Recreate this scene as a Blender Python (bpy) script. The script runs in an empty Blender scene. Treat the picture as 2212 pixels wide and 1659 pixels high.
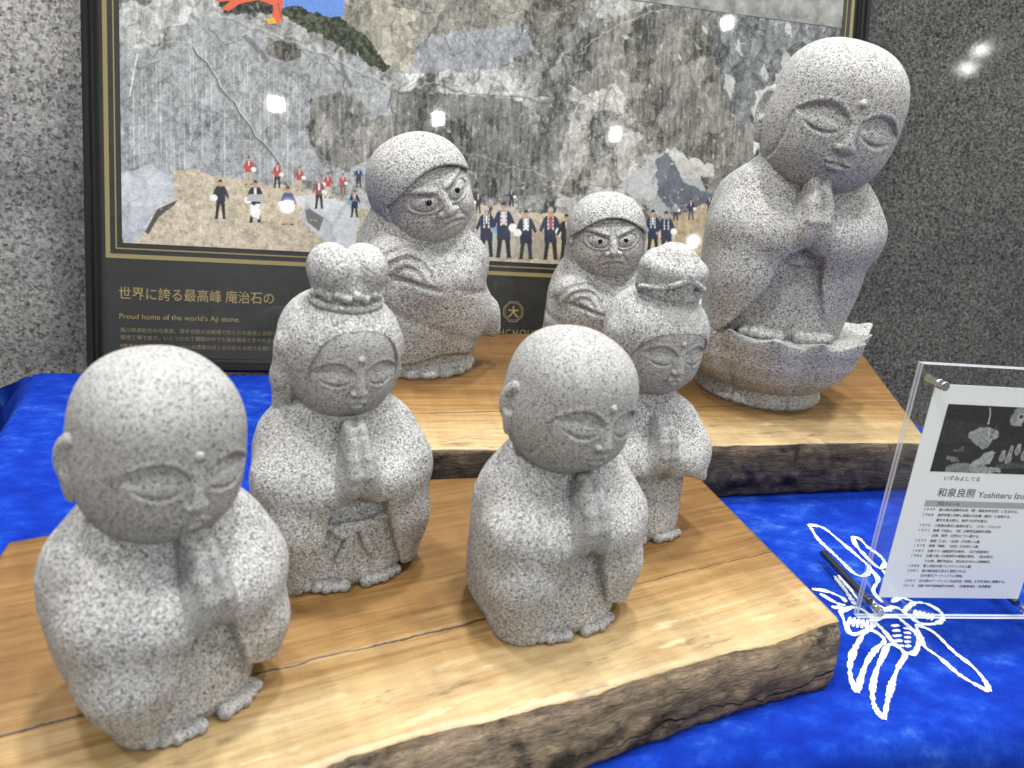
import bpy, math, random
import numpy as np
from mathutils import Matrix, Vector

# ---------------------------------------------------------------- camera, world, lamps, exposure
scene = bpy.context.scene
COL = scene.collection
CAM_H = 0.36
RIGHT = (0.971, -0.2185, 0.0973)      # camera axes in the world (z up, table top at z = 0, metres)
DOWN = (0.0114, -0.3643, -0.9312)
FWD = (0.2389, 0.9053, -0.3512)
FPX = 1728.1                           # focal length in units of a 2212 x 1659 measuring grid

def _ortho():
    r = Vector(RIGHT).normalized()
    f = Vector(FWD); f = (f - r * f.dot(r)).normalized()
    d = f.cross(r).normalized()
    if d.dot(Vector(DOWN)) < 0: d = -d
    return r, d, f
_R, _D, _F = _ortho()

cam_data = bpy.data.cameras.new("camera")
cam = bpy.data.objects.new("camera", cam_data)
COL.objects.link(cam)
scene.camera = cam
m3 = Matrix((_R, -_D, -_F)).transposed()
cam.matrix_world = Matrix.Translation((0, 0, CAM_H)) @ m3.to_4x4()
cam_data.sensor_width = 36.0
cam_data.lens = 36.0 * FPX / 2212.0
cam_data.clip_start = 0.02
cam_data.clip_end = 200.0
cam_data.dof.use_dof = True
cam_data.dof.focus_distance = 0.74
cam_data.dof.aperture_fstop = 10.0

world = bpy.data.worlds.new("World")
scene.world = world
world.use_nodes = True
bg = world.node_tree.nodes["Background"]
bg.inputs[0].default_value = (1.0, 0.985, 0.96, 1)
bg.inputs[1].default_value = 0.31

scene.view_settings.view_transform = 'Standard'
scene.view_settings.look = 'None'
scene.view_settings.exposure = 0.0
scene.view_settings.gamma = 1.0
scene.view_settings.use_curve_mapping = False
scene.cycles.max_bounces = 8
scene.cycles.use_denoising = True

def ray(px, py):
    return _R * (px - 1106.0) + _D * (py - 829.5) + _F * FPX
def on_z(px, py, z=0.0):
    """point of a horizontal plane measured on the photograph"""
    r = ray(px, py); t = (z - CAM_H) / r.z
    return Vector((0, 0, CAM_H)) + r * t
def on_plane(px, py, p0, n):
    r = ray(px, py); c = Vector((0, 0, CAM_H))
    return c + r * ((Vector(p0) - c).dot(Vector(n)) / r.dot(Vector(n)))

POSTER_P = Vector((-0.2554, 0.9605, 0.0))
TH = math.radians(15)
POSTER_N = Vector((0, -math.cos(TH), math.sin(TH)))

def hall_lamp(direction, dist, size, energy, origin):
    L = bpy.data.lights.new("hall_lamp", 'AREA')
    L.shape = 'SQUARE'; L.size = size; L.energy = energy
    L.color = (1.0, 0.985, 0.95)
    o = bpy.data.objects.new("hall_lamp", L); COL.objects.link(o)
    d = Vector(direction).normalized()
    o.location = Vector(origin) + d * dist
    o.rotation_euler = (-d).to_track_quat('-Z', 'Y').to_euler()
    return o

# lamps of the hall: the ones seen mirrored in the poster's glazing, and the ones behind and beside it
def mirrored(px, py, dist, size, energy, p0=POSTER_P, n=POSTER_N):
    p = on_plane(px, py, p0, n); r = ray(px, py).normalized()
    n = Vector(n).normalized()
    hall_lamp(r - n * (2 * r.dot(n)), dist, size, energy, p)
LAMP_E = 1.28
for (px, py, e, s_) in ((593, 221, 1.0, 0.085), (945, 255, 1.0, 0.08), (1327, 292, 1.0, 0.075), (1570, 48, 1.0, 0.075)):
    mirrored(px, py, 6.0, s_, 21 * LAMP_E * e)
for (px, py, s_) in ((622, 450, 0.09), (1494, 520, 0.05)):
    mirrored(px, py, 9.0, s_, 21 * LAMP_E)
SLAB_N = Vector((math.sin(math.radians(-4)) , -math.cos(math.radians(4)) * math.cos(math.radians(8)), math.sin(math.radians(8))))
for (px, py, s_) in ((2122, 108, 0.06), (2092, 148, 0.07)):
    mirrored(px, py, 6.0, s_ * 0.8, 0.7 * LAMP_E, Vector((0.97, 1.118, 0)), SLAB_N)
for d, e in (((-0.40, 0.30, 1), 1.0), ((0.05, 0.22, 1), 1.5), ((0.45, 0.20, 1), 1.0), ((-0.55, -0.20, 1), 0.8), ((0.10, -0.12, 1), 1.0), ((0.60, -0.30, 1), 0.6)):
    hall_lamp(d, 5.0, 0.34, 95 * LAMP_E * e, (0.2, 0.6, 0))
# ---------------------------------------------------------------- carving: signed distance fields -> meshes
class Sdf:
    def __init__(s, lo, hi, h):
        s.lo = np.array(lo, np.float32); s.h = h
        s.n = np.ceil((np.array(hi) - s.lo) / h).astype(int) + 1
        ax = [(s.lo[i] + h * np.arange(s.n[i])).astype(np.float32) for i in range(3)]
        s.ax = ax
        s.F = np.full(tuple(s.n), 9.0, np.float32)
    def box(s, lo, hi, pad):
        sl = []
        for i in range(3):
            a = int(max(0, math.floor((lo[i] - pad - s.lo[i]) / s.h)))
            b = int(min(s.n[i], math.ceil((hi[i] + pad - s.lo[i]) / s.h) + 1))
            sl.append(slice(a, max(a, b)))
        return tuple(sl)
    def grid(s, sl=None):
        if sl is None: sl = (slice(None),) * 3
        return np.meshgrid(s.ax[0][sl[0]], s.ax[1][sl[1]], s.ax[2][sl[2]], indexing='ij', sparse=True)
    def op(s, fn, bb, k=0.0, sub=False):
        sl = s.box(bb[0], bb[1], k + 3 * s.h)
        X, Y, Z = s.grid(sl)
        if 0 in (X.size, Y.size, Z.size): return
        d = fn(X, Y, Z).astype(np.float32)
        f = s.F[sl]
        if sub:
            d = -d
            if k > 0:
                t = np.clip(0.5 - 0.5 * (f - d) / k, 0, 1); s.F[sl] = f * (1 - t) + d * t + k * t * (1 - t)
            else: s.F[sl] = np.maximum(f, d)
        else:
            if k > 0:
                t = np.clip(0.5 + 0.5 * (f - d) / k, 0, 1); s.F[sl] = f * (1 - t) + d * t - k * t * (1 - t)
            else: s.F[sl] = np.minimum(f, d)
    def ell(s, c, r, k=0.0, sub=False, rot=None, p=2.0):
        c = np.array(c, float); r = np.array(r, float)
        M = None if rot is None else rotm(rot)
        ext = r if M is None else np.abs(M) @ r
        def fn(X, Y, Z):
            x, y, z = X - c[0], Y - c[1], Z - c[2]
            if M is not None:
                x, y, z = (M[0, 0] * x + M[1, 0] * y + M[2, 0] * z, M[0, 1] * x + M[1, 1] * y + M[2, 1] * z,
                           M[0, 2] * x + M[1, 2] * y + M[2, 2] * z)
            if p == 2.0:
                k0 = np.sqrt((x / r[0]) ** 2 + (y / r[1]) ** 2 + (z / r[2]) ** 2)
                k1 = np.sqrt((x / r[0] ** 2) ** 2 + (y / r[1] ** 2) ** 2 + (z / r[2] ** 2) ** 2) + 1e-6
                return k0 * (k0 - 1) / k1
            q = (np.abs(x / r[0]) ** p + np.abs(y / r[1]) ** p + np.abs(z / r[2]) ** p) ** (1 / p)
            return (q - 1) * r.min()
        s.op(fn, (c - ext, c + ext), k, sub)
    def cap(s, a, b, r1, r2=None, k=0.0, sub=False):
        a = np.array(a, float); b = np.array(b, float)
        if r2 is None: r2 = r1
        ba = b - a; L2 = float(ba @ ba) + 1e-9
        def fn(X, Y, Z):
            t = np.clip(((X - a[0]) * ba[0] + (Y - a[1]) * ba[1] + (Z - a[2]) * ba[2]) / L2, 0, 1)
            return np.sqrt((X - a[0] - t * ba[0]) ** 2 + (Y - a[1] - t * ba[1]) ** 2 + (Z - a[2] - t * ba[2]) ** 2) - (r1 + (r2 - r1) * t)
        m = max(r1, r2)
        s.op(fn, (np.minimum(a, b) - m, np.maximum(a, b) + m), k, sub)
    def tube(s, pts, r, k=0.0, sub=False):
        rs = r if isinstance(r, (list, tuple)) else [r] * len(pts)
        for i in range(len(pts) - 1): s.cap(pts[i], pts[i + 1], rs[i], rs[i + 1], k, sub)
    def loft(s, rows, k=0.0, p=2.4, sub=False):
        """rows of (z, half width, half depth front, half depth back, cx, cy)"""
        rows = np.array(rows, float); zz = rows[:, 0]
        zf = np.linspace(zz[0], zz[-1], 200)
        cols = [np.interp(zf, zz, rows[:, j]) for j in range(1, 6)]
        ker = np.hanning(23); ker /= ker.sum()
        cols = [np.convolve(np.pad(c, 11, mode='edge'), ker, 'valid') for c in cols]
        def fn(X, Y, Z):
            a, bf, bb, cx, cy = [np.interp(Z, zf, c) for c in cols]
            x = X - cx; y = Y - cy
            b = np.where(y < 0, bf, bb)
            q = (np.abs(x / a) ** p + np.abs(y / b) ** p) ** (1 / p)
            d = (q - 1) * np.minimum(a, b)
            return np.maximum(d, np.maximum(zz[0] - Z, Z - zz[-1]))
        m = rows[:, 1].max() + np.abs(rows[:, 4]).max(); mb = max(rows[:, 2].max(), rows[:, 3].max()) + np.abs(rows[:, 5]).max()
        s.op(fn, ((-m, -mb, zz[0]), (m, mb, zz[-1])), k, sub)
    def disp(s, fn):
        X, Y, Z = s.grid(); s.F += fn(X, Y, Z).astype(np.float32)
    def mesh(s):
        F = s.F.copy()
        F[0], F[-1], F[:, 0], F[:, -1], F[:, :, 0], F[:, :, -1] = (np.maximum(F[0], 1e-3), np.maximum(F[-1], 1e-3), np.maximum(F[:, 0], 1e-3),
            np.maximum(F[:, -1], 1e-3), np.maximum(F[:, :, 0], 1e-3), np.maximum(F[:, :, -1], 1e-3))
        ins = F < 0
        nx, ny, nz = F.shape
        cnt = np.zeros((nx - 1, ny - 1, nz - 1), np.int8)
        for i in (0, 1):
            for j in (0, 1):
                for k in (0, 1):
                    cnt += ins[i:nx - 1 + i, j:ny - 1 + j, k:nz - 1 + k]
        cells = np.argwhere((cnt > 0) & (cnt < 8))
        idx = np.full(cnt.shape, -1, np.int32); idx[tuple(cells.T)] = np.arange(len(cells))
        P = np.zeros((len(cells), 3)); W = np.zeros(len(cells))
        ci, cj, ck = cells.T
        corner = {}
        for i in (0, 1):
            for j in (0, 1):
                for k in (0, 1): corner[i, j, k] = F[ci + i, cj + j, ck + k]
        for a in corner:
            for ax in range(3):
                if a[ax] == 0:
                    b = list(a); b[ax] = 1; b = tuple(b)
                    fa, fb = corner[a], corner[b]
                    m = (fa < 0) != (fb < 0)
                    t = np.where(m, fa / np.where(m, fa - fb, 1), 0)
                    q = np.repeat(np.array([a], float), len(cells), 0); q[:, ax] = t
                    P += q * m[:, None]; W += m
        V = (cells + P / W[:, None]) * s.h + s.lo
        faces = []
        for ax in range(3):
            o1, o2 = [(1, 2), (2, 0), (0, 1)][ax]
            A = ins[tuple(slice(0, -1) if q == ax else slice(None) for q in range(3))]
            B = ins[tuple(slice(1, None) if q == ax else slice(None) for q in range(3))]
            E = np.argwhere(A != B)
            E = E[(E[:, o1] > 0) & (E[:, o2] > 0)]
            flip = A[tuple(E.T)]
            def at(d1, d2):
                c = E.copy(); c[:, o1] -= d1; c[:, o2] -= d2
                return idx[tuple(c.T)]
            q = np.stack([at(1, 1), at(0, 1), at(0, 0), at(1, 0)], 1)
            q[~flip] = q[~flip][:, ::-1]
            faces.append(q)
        return V, np.concatenate(faces)

def rotm(e):
    from mathutils import Euler
    return np.array(Euler(e).to_matrix())

def mesh_obj(name, V, Fc, mat=None, parent=None, smooth=True, loc=None):
    me = bpy.data.meshes.new(name)
    V = np.asarray(V, np.float32)
    if isinstance(Fc, np.ndarray):
        n = Fc.shape[1]
        me.vertices.add(len(V)); me.vertices.foreach_set("co", V.ravel())
        me.loops.add(Fc.size); me.loops.foreach_set("vertex_index", Fc.astype(np.int32).ravel())
        me.polygons.add(len(Fc))
        me.polygons.foreach_set("loop_start", np.arange(0, Fc.size, n, dtype=np.int32))
        me.update(calc_edges=True); me.validate()
    else:
        me.from_pydata([tuple(map(float, v)) for v in V], [], Fc); me.update()
    if smooth: me.polygons.foreach_set("use_smooth", np.ones(len(me.polygons), bool))
    for m in (mat if isinstance(mat, (list, tuple)) else [mat] if mat else []): me.materials.append(m)
    o = bpy.data.objects.new(name, me); COL.objects.link(o)
    if parent: o.parent = parent
    if loc is not None: o.location = loc
    return o
# ---------------------------------------------------------------- materials
class NT:
    def __init__(s, name):
        s.m = bpy.data.materials.new(name); s.m.use_nodes = True
        s.t = s.m.node_tree; s.b = s.t.nodes["Principled BSDF"]
    def n(s, typ, ins=None, **kw):
        nd = s.t.nodes.new(typ)
        for k, v in kw.items(): setattr(nd, k, v)
        for k, v in (ins or {}).items(): s.set(nd, k, v)
        return nd
    def set(s, nd, k, v):
        if isinstance(v, bpy.types.NodeSocket): s.t.links.new(v, nd.inputs[k])
        else: nd.inputs[k].default_value = v
    def coord(s, kind='Object', scale=(1, 1, 1), rot=(0, 0, 0), loc=(0, 0, 0)):
        c = s.n('ShaderNodeTexCoord').outputs[kind]
        return s.n('ShaderNodeMapping', {'Vector': c, 'Scale': scale, 'Rotation': rot, 'Location': loc}).outputs[0]
    def noise(s, vec, scale, detail=3, rough=0.5, out='Fac', dist=0.0):
        return s.n('ShaderNodeTexNoise', {'Vector': vec, 'Scale': scale, 'Detail': detail, 'Roughness': rough, 'Distortion': dist}).outputs[out]
    def vor(s, vec, scale, out='Color', feature='F1', rnd=1.0):
        return s.n('ShaderNodeTexVoronoi', {'Vector': vec, 'Scale': scale, 'Randomness': rnd}, feature=feature).outputs[out]
    def ramp(s, fac, stops, interp='LINEAR'):
        nd = s.n('ShaderNodeValToRGB', {'Fac': fac}); cr = nd.color_ramp; cr.interpolation = interp
        while len(cr.elements) < len(stops): cr.elements.new(0.5)
        for e, (p, c) in zip(cr.elements, stops):
            e.position = p; e.color = (c, c, c, 1) if isinstance(c, (int, float)) else (*c, 1)
        return nd.outputs[0]
    def math(s, op, a, b=0.0, c=0.0):
        nd = s.n('ShaderNodeMath', operation=op)
        for i, v in enumerate((a, b, c)): s.set(nd, i, v)
        return nd.outputs[0]
    def mix(s, fac, a, b, mode='MIX'):
        nd = s.n('ShaderNodeMix', data_type='RGBA', blend_type=mode)
        s.set(nd, 0, fac)
        for i, v in ((6, a), (7, b)):
            if isinstance(v, tuple): v = (*v[:3], 1)
            s.set(nd, i, v)
        return nd.outputs[2]
    def bump(s, h, strength, dist):
        return s.n('ShaderNodeBump', {'Height': h, 'Strength': strength, 'Distance': dist}).outputs[0]
    def sep(s, v):
        return s.n('ShaderNodeSeparateXYZ', {'Vector': v}).outputs
    def out(s, **kw):
        for k, v in kw.items(): s.set(s.b, k.replace('_', ' '), v)
        return s.m

def plain(name, col, rough=0.5, metal=0.0, **kw):
    t = NT(name)
    t.out(**{'Base_Color': (*col, 1), 'Roughness': rough, 'Metallic': metal}, **kw)
    return t.m

def granite(name, grain, rough_amp, contrast=1.0, rough=0.75, flecks=0.10, level=1.0):
    """salt-and-pepper granite; grain = size of a crystal in metres, rough_amp = depth of the chisel marks"""
    t = NT(name)
    v = t.coord('Object', (1, 1, 1))
    def warped(amount, freq):
        off = t.n('ShaderNodeVectorMath', {0: t.noise(v, freq / grain, 2, 0.6, 'Color'), 'Scale': grain * amount}, operation='SCALE').outputs[0]
        return t.n('ShaderNodeVectorMath', {0: v, 1: off}, operation='ADD').outputs[0]
    cell = t.sep(t.vor(warped(2.0, 0.8), 1.0 / grain))[0]
    big = t.noise(v, 0.30 / grain, 4, 0.65)
    f = t.math('ADD', t.math('MULTIPLY', cell, 0.62), t.math('MULTIPLY', big, 0.62))
    L, k = level, contrast
    def sh(c): return max(0.03, (0.40 + (c - 0.40) * k) * L)
    c = t.ramp(f, [(0.22, sh(0.14)), (0.42, sh(0.29)), (0.60, sh(0.42)), (0.80, sh(0.53)), (0.98, sh(0.62))])
    fl = t.sep(t.vor(warped(2.6, 0.9), 0.72 / grain))
    dark = t.ramp(t.math('ADD', fl[1], t.math('MULTIPLY', t.math('SUBTRACT', t.noise(v, 0.9 / grain, 2, 0.6), 0.5), 0.35)), [(flecks * 0.6, 0.85), (flecks * 1.5, 0.0)])
    c = t.mix(dark, c, (0.045 * L, 0.045 * L, 0.047 * L))
    fine = t.noise(v, 1.6 / grain, 2, 0.7)
    c = t.mix(1.0, c, t.ramp(fine, [(0.3, 1.0 - 0.22 * k), (0.7, 1.04)]), 'MULTIPLY')
    tone = t.ramp(t.noise(v, 14, 3, 0.5), [(0.3, (0.92, 0.945, 0.96)), (0.7, (1.0, 0.985, 0.955))])
    c = t.mix(1.0, c, tone, 'MULTIPLY')
    h = t.math('ADD', t.noise(v, 0.36 / grain, 3, 0.65), t.math('MULTIPLY', cell, 0.20))
    t.out(Base_Color=c, Roughness=rough, Normal=t.bump(h, 1.0, rough_amp), **{'Specular_IOR_Level': 0.22})
    return t.m
def thing(name, label, cat, loc=(0, 0, 0), rz=0.0, lean=(0, 0), group=None):
    o = bpy.data.objects.new(name, None); COL.objects.link(o)
    o.empty_display_size = 0.03
    o.location = loc; o.rotation_euler = (lean[0], lean[1], rz)
    o['label'] = label; o['category'] = cat
    if group: o['group'] = group
    return o
def tag(o, label=None, cat=None, group=None, kind=None):
    for k, v in (('label', label), ('category', cat), ('group', group), ('kind', kind)):
        if v: o[k] = v
    return o
# ---------------------------------------------------------------- table, cloth, boards, slabs
rng = np.random.default_rng(7)
T, T2 = 0.04, 0.058

def vnoise(shape, freq, seed, aniso=(1, 1), octaves=4, gain=0.5):
    """tileless value noise on an (h, w) raster; freq = cells per 100 rows"""
    h, w = shape; r = np.random.default_rng(seed); out = np.zeros(shape); amp = 1.0; tot = 0
    for o in range(octaves):
        fy = freq * aniso[0] * 2 ** o / 100; fx = freq * aniso[1] * 2 ** o / 100
        gy, gx = int(h * fy) + 3, int(w * fx) + 3
        g = r.random((gy, gx))
        y = np.arange(h) * fy; x = np.arange(w) * fx
        y0 = y.astype(int); x0 = x.astype(int); ty = y - y0; tx = x - x0
        ty = (ty * ty * (3 - 2 * ty))[:, None]; tx = (tx * tx * (3 - 2 * tx))[None]
        a = g[np.ix_(y0, x0)]; b = g[np.ix_(y0, x0 + 1)]; c = g[np.ix_(y0 + 1, x0)]; d = g[np.ix_(y0 + 1, x0 + 1)]
        out += amp * ((a * (1 - tx) + b * tx) * (1 - ty) + (c * (1 - tx) + d * tx) * ty); tot += amp; amp *= gain
    return out / tot

def noise1(n, cells, seed, octaves=3):
    return vnoise((3, n), 100.0 * cells / n, seed, (0.01, 1), octaves)[0] - 0.5

def attr(me, name, vals):
    a = me.attributes.new(name, 'FLOAT', 'POINT'); a.data.foreach_set('value', np.asarray(vals, np.float32))

def wood_top():
    t = NT("maple_top")
    v = t.coord('Object')
    def mp(sx, sy, sz=1.0, loc=(0, 0, 0)): return t.n('ShaderNodeMapping', {'Vector': v, 'Scale': (sx, sy, sz), 'Location': loc}).outputs[0]
    sap = t.n('ShaderNodeAttribute', attribute_name='sap').outputs['Fac']
    warp = t.noise(mp(1.0, 7.0), 5.0, 5, 0.6)
    y = t.sep(v)[1]
    yw = t.math('ADD', y, t.math('MULTIPLY', warp, 0.05))
    rings = t.math('SINE', t.math('MULTIPLY', yw, 620.0))
    rings2 = t.math('SINE', t.math('MULTIPLY_ADD', yw, 190.0, 1.0))
    fib = t.noise(mp(1.0, 22.0, 8.0), 55, 4, 0.65)
    streak = t.noise(mp(1.0, 30.0, 8.0, (0.4, 0.2, 0)), 7, 4, 0.6)
    f = t.math('ADD', sap, t.math('MULTIPLY', t.math('SUBTRACT', warp, 0.5), 0.45))
    f = t.math('ADD', f, t.math('MULTIPLY', t.math('SUBTRACT', streak, 0.5), 0.8))
    base = t.ramp(f, [(0.05, (0.120, 0.060, 0.018)), (0.36, (0.185, 0.100, 0.032)), (0.58, (0.245, 0.145, 0.053)), (0.80, (0.335, 0.236, 0.112)), (1.0, (0.385, 0.293, 0.158))])
    k = t.math('ADD', t.math('MULTIPLY', rings, 0.045), t.math('MULTIPLY', rings2, 0.05))
    k = t.math('ADD', k, t.math('MULTIPLY', t.math('SUBTRACT', fib, 0.5), 0.9))
    col = t.mix(1.0, base, t.ramp(t.math('ADD', k, 0.5), [(0.22, (0.66, 0.58, 0.50)), (0.5, (0.97, 0.96, 0.94)), (0.8, (1.12, 1.12, 1.10))]), 'MULTIPLY')
    # silky cross figure of the polished top
    fig = t.noise(mp(9.0, 1.0), 9, 3, 0.6)
    col = t.mix(1.0, col, t.ramp(fig, [(0.35, 0.90), (0.65, 1.06)]), 'MULTIPLY')
    blot = t.noise(mp(1.0, 2.6), 12, 4, 0.6)
    col = t.mix(t.ramp(blot, [(0.58, 0.0), (0.72, 0.35)]), col, (0.21, 0.098, 0.040))
    # grey spalted stains and knots near the bark
    kn = t.noise(mp(1.0, 4.0, 1.0, (0.3, 0.7, 0)), 24, 4, 0.65)
    spot = t.math('MULTIPLY', t.ramp(kn, [(0.60, 0.0), (0.69, 0.8)]), t.ramp(sap, [(0.72, 0.0), (0.90, 1.0)]))
    col = t.mix(spot, col, (0.13, 0.085, 0.050))
    pale = t.math('MULTIPLY', t.ramp(t.noise(mp(1.0, 5.0, 1.0, (1.3, 0.1, 0)), 17, 4, 0.6), [(0.62, 0.0), (0.66, 0.7)]), t.ramp(sap, [(0.72, 0.0), (0.88, 1.0)]))
    col = t.mix(pale, col, (0.50, 0.41, 0.25))
    # the long drying crack
    crack = t.n('ShaderNodeAttribute', attribute_name='crack').outputs['Fac']
    ce = t.math('ADD', crack, t.math('MULTIPLY', t.math('SUBTRACT', t.noise(v, 45, 3, 0.6), 0.5), 0.006))
    cw = t.math('SUBTRACT', 1.0, t.math('DIVIDE', t.math('ABSOLUTE', ce), t.ramp(t.noise(v, 9, 2), [(0.38, 0.0003), (0.66, 0.0013)])))
    cw = t.math('MAXIMUM', cw, 0.0)
    col = t.mix(t.math('MINIMUM', t.math('MULTIPLY', cw, 2.5), 0.9), col, (0.035, 0.016, 0.008))
    hgt = t.math('SUBTRACT', t.math('MULTIPLY', fib, 0.5), t.math('MULTIPLY', cw, 2.0))
    t.out(Base_Color=col, Roughness=t.ramp(fib, [(0.3, 0.30), (0.7, 0.46)]), Normal=t.bump(hgt, 0.4, 0.0006), **{'Specular_IOR_Level': 0.4})
    return t.m

def wood_bark(name, lightness, warm_mix):
    t = NT(name)
    v = t.coord('Object')
    def mp(sx, sy, sz): return t.n('ShaderNodeMapping', {'Vector': v, 'Scale': (sx, sy, sz)}).outputs[0]
    a = t.noise(mp(1.0, 1.5, 6.0), 18, 6, 0.7, dist=0.4)
    b = t.noise(mp(1.0, 2.0, 10.0), 110, 5, 0.75)
    c = t.noise(mp(1.0, 1.0, 1.6), 13, 5, 0.65)
    f = t.math('ADD', t.math('MULTIPLY', a, 0.60), t.math('MULTIPLY', b, 0.48))
    L = lightness
    col = t.ramp(f, [(0.40, (0.012 * L, 0.010 * L, 0.009 * L)), (0.50, (0.060 * L, 0.047 * L, 0.035 * L)), (0.60, (0.125 * L, 0.095 * L, 0.066 * L)), (0.74, (0.25 * L, 0.195 * L, 0.135 * L))])
    up = t.n('ShaderNodeAttribute', attribute_name='sap').outputs['Fac']
    k = t.math('ADD', t.math('MULTIPLY', up, 0.55), t.math('MULTIPLY', t.math('SUBTRACT', c, 0.5), 1.6))
    warm = t.mix(0.65, col, (0.27, 0.185, 0.095))
    col = t.mix(t.ramp(k, [(0.50, 0.0), (0.80, warm_mix)]), col, warm)
    dark = t.ramp(t.math('ADD', t.noise(mp(1.0, 1.0, 1.4), 24, 5, 0.7), t.math('MULTIPLY', b, 0.35)), [(0.72, 0.0), (0.80, 0.85)])
    col = t.mix(dark, col, (0.010, 0.009, 0.008))
    wv = t.sep(v)[2]
    cw = 0.0
    for off, wd, sc in ((-0.013, 0.0009, 7),):
        ck = t.math('ADD', t.math('ADD', wv, t.math('MULTIPLY', t.math('SUBTRACT', t.noise(mp(1, 1, 0.2), sc, 5, 0.65), 0.5), 0.035)), off)
        gate = t.ramp(t.noise(mp(1, 1, 0.1), sc * 0.8, 2), [(0.44, 0.0001), (0.58, wd)])
        cw = t.math('MAXIMUM', t.math('SUBTRACT', 1.0, t.math('DIVIDE', t.math('ABSOLUTE', ck), gate)), cw)
    col = t.mix(t.math('MINIMUM', t.math('MULTIPLY', cw, 2.0), 0.9), col, (0.005, 0.004, 0.004))
    h = t.math('SUBTRACT', t.math('ADD', t.math('MULTIPLY', a, 0.7), t.math('MULTIPLY', b, 0.6)), t.math('MULTIPLY', cw, 1.0))
    t.out(Base_Color=col, Roughness=0.75, Normal=t.bump(h, 1.0, 0.0036), **{'Specular_IOR_Level': 0.25})
    return t.m

def resample(pts, n):
    P = np.array([tuple(p)[:2] for p in pts], float)
    L = np.r_[0, np.cumsum(np.linalg.norm(np.diff(P, axis=0), axis=1))]
    s = np.linspace(0, L[-1], n)
    return np.stack([np.interp(s, L, P[:, 0]), np.interp(s, L, P[:, 1])], 1)

def live_edge_board(label, group, back, front, bottom, z, mats, sap_curve, crack, seed, n=260, m=70):
    """back, front: outline of the top face; bottom: foot line of the bark face"""
    Bk, Fr, Bt = resample(back, n), resample(front, n), resample(bottom, n)
    wob = noise1(n, 26, seed) * 0.0035 + noise1(n, 90, seed + 1) * 0.0018
    d = Fr[-1] - Fr[0]; ang = math.atan2(d[1], d[0]); nx = np.array([-math.sin(ang), math.cos(ang)])
    Fr = Fr + wob[:, None] * nx
    org = Fr[n // 2].copy()
    rows, sap, crk, ids = [], [], [], []
    for j in range(m):
        t = j / (m - 1)
        P = Bk * (1 - t) + Fr * t
        drop = 0.0 if j < m - 1 else 0.0012
        rows.append(np.c_[P, np.full(n, z - drop)]); sap.append(np.full(n, np.interp(t, *sap_curve))); 
        if crack is not None:
            c0, c1 = np.array(crack[0]), np.array(crack[1]); cd = c1 - c0; cl = np.linalg.norm(cd); cn = np.array([-cd[1], cd[0]]) / cl
            crk.append((P - c0) @ cn)
        else: crk.append(np.full(n, 1.0))
    K = 14
    bulge = vnoise((K, n), 22, seed + 3, (1.6, 1.0), 4) - 0.5
    for k in range(1, K + 1):
        t = k / K
        P = Fr * (1 - t) + Bt * t - nx * (0.0045 * math.sin(t * math.pi) + bulge[k - 1][:, None] * 0.006 * math.sin(min(1, t * 1.5) * math.pi / 2))
        rows.append(np.c_[P, np.full(n, z * (1 - t) + 0.0015 * t - (0.0022 if k == 1 else 0))]); sap.append(np.full(n, 1 - t)); crk.append(np.full(n, 1.0))
    rows.append(np.c_[Bk, np.full(n, 0.0015)]); sap.append(np.zeros(n)); crk.append(np.full(n, 1.0))
    R = len(rows); V = np.concatenate(rows)
    c, s = math.cos(-ang), math.sin(-ang)
    V[:, :2] = (V[:, :2] - org) @ np.array([[c, s], [-s, c]])
    F, mi = [], []
    for j in range(R):
        j2 = (j + 1) % R
        for i in range(n - 1):
            F.append((j * n + i, j2 * n + i, j2 * n + i + 1, j * n + i + 1)); mi.append(0 if j < m - 1 else 1)
    for i, rev in ((0, False), (n - 1, True)):
        loop = [j * n + i for j in range(R)]
        F.append(loop[::-1] if not rev else loop); mi.append(2)
    o = mesh_obj('live_edge_board', V, F, mats, None)
    o.data.polygons.foreach_set('material_index', mi)
    o.data.polygons.foreach_set('use_smooth', [True] * (len(F) - 2) + [False, False])
    attr(o.data, 'sap', np.concatenate(sap)); attr(o.data, 'crack', np.concatenate(crk))
    o.location = (org[0], org[1], 0); o.rotation_euler.z = ang
    return tag(o, label, 'wooden board')

def xy(v): return (v[0], v[1])
M_TOP = wood_top(); M_BARK = wood_bark("grey_bark_light", 1.75, 0.85); M_BARK2 = wood_bark("grey_bark_dark", 1.35, 0.30)
M_END = plain("sawn_end", (0.36, 0.22, 0.10), 0.6)

bl = on_z(20, 1172, T)
fl = Vector((bl.x - 0.005, 0.235, T))
front_px = [(560, 1692), (690, 1659), (750, 1634), (900, 1588), (1000, 1565), (1106, 1542), (1206, 1517), (1291, 1495), (1346, 1477), (1406, 1457), (1466, 1440), (1556, 1412), (1631, 1395), (1671, 1390), (1731, 1366), (1775, 1350), (1812, 1338)]
bot_px = [(1271, 1659), (1406, 1612), (1506, 1570), (1656, 1522), (1745, 1497), (1781, 1486)]
fr = [xy(fl)] + [xy(on_z(px, py, T)) for px, py in front_px]
bt = [(fl.x, fl.y + 0.012), (0.0, 0.268)] + [xy(on_z(px, py, 0)) for px, py in bot_px]
bk = [xy(bl), xy(on_z(130, 1152, T)), xy(on_z(930, 1036, T)), xy(on_z(1300, 1022, T)), xy(on_z(1490, 1012, T))]
live_edge_board("long live-edge wooden board in front carrying four small stone figures", None, bk, fr, bt, T, [M_TOP, M_BARK, M_END],
                ((0, 0.5, 0.68, 0.86, 1.0), (0.18, 0.34, 0.55, 0.86, 1.0)), (xy(on_z(0, 1586, T)), xy(on_z(1590, 1209, T))), 11)
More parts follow.
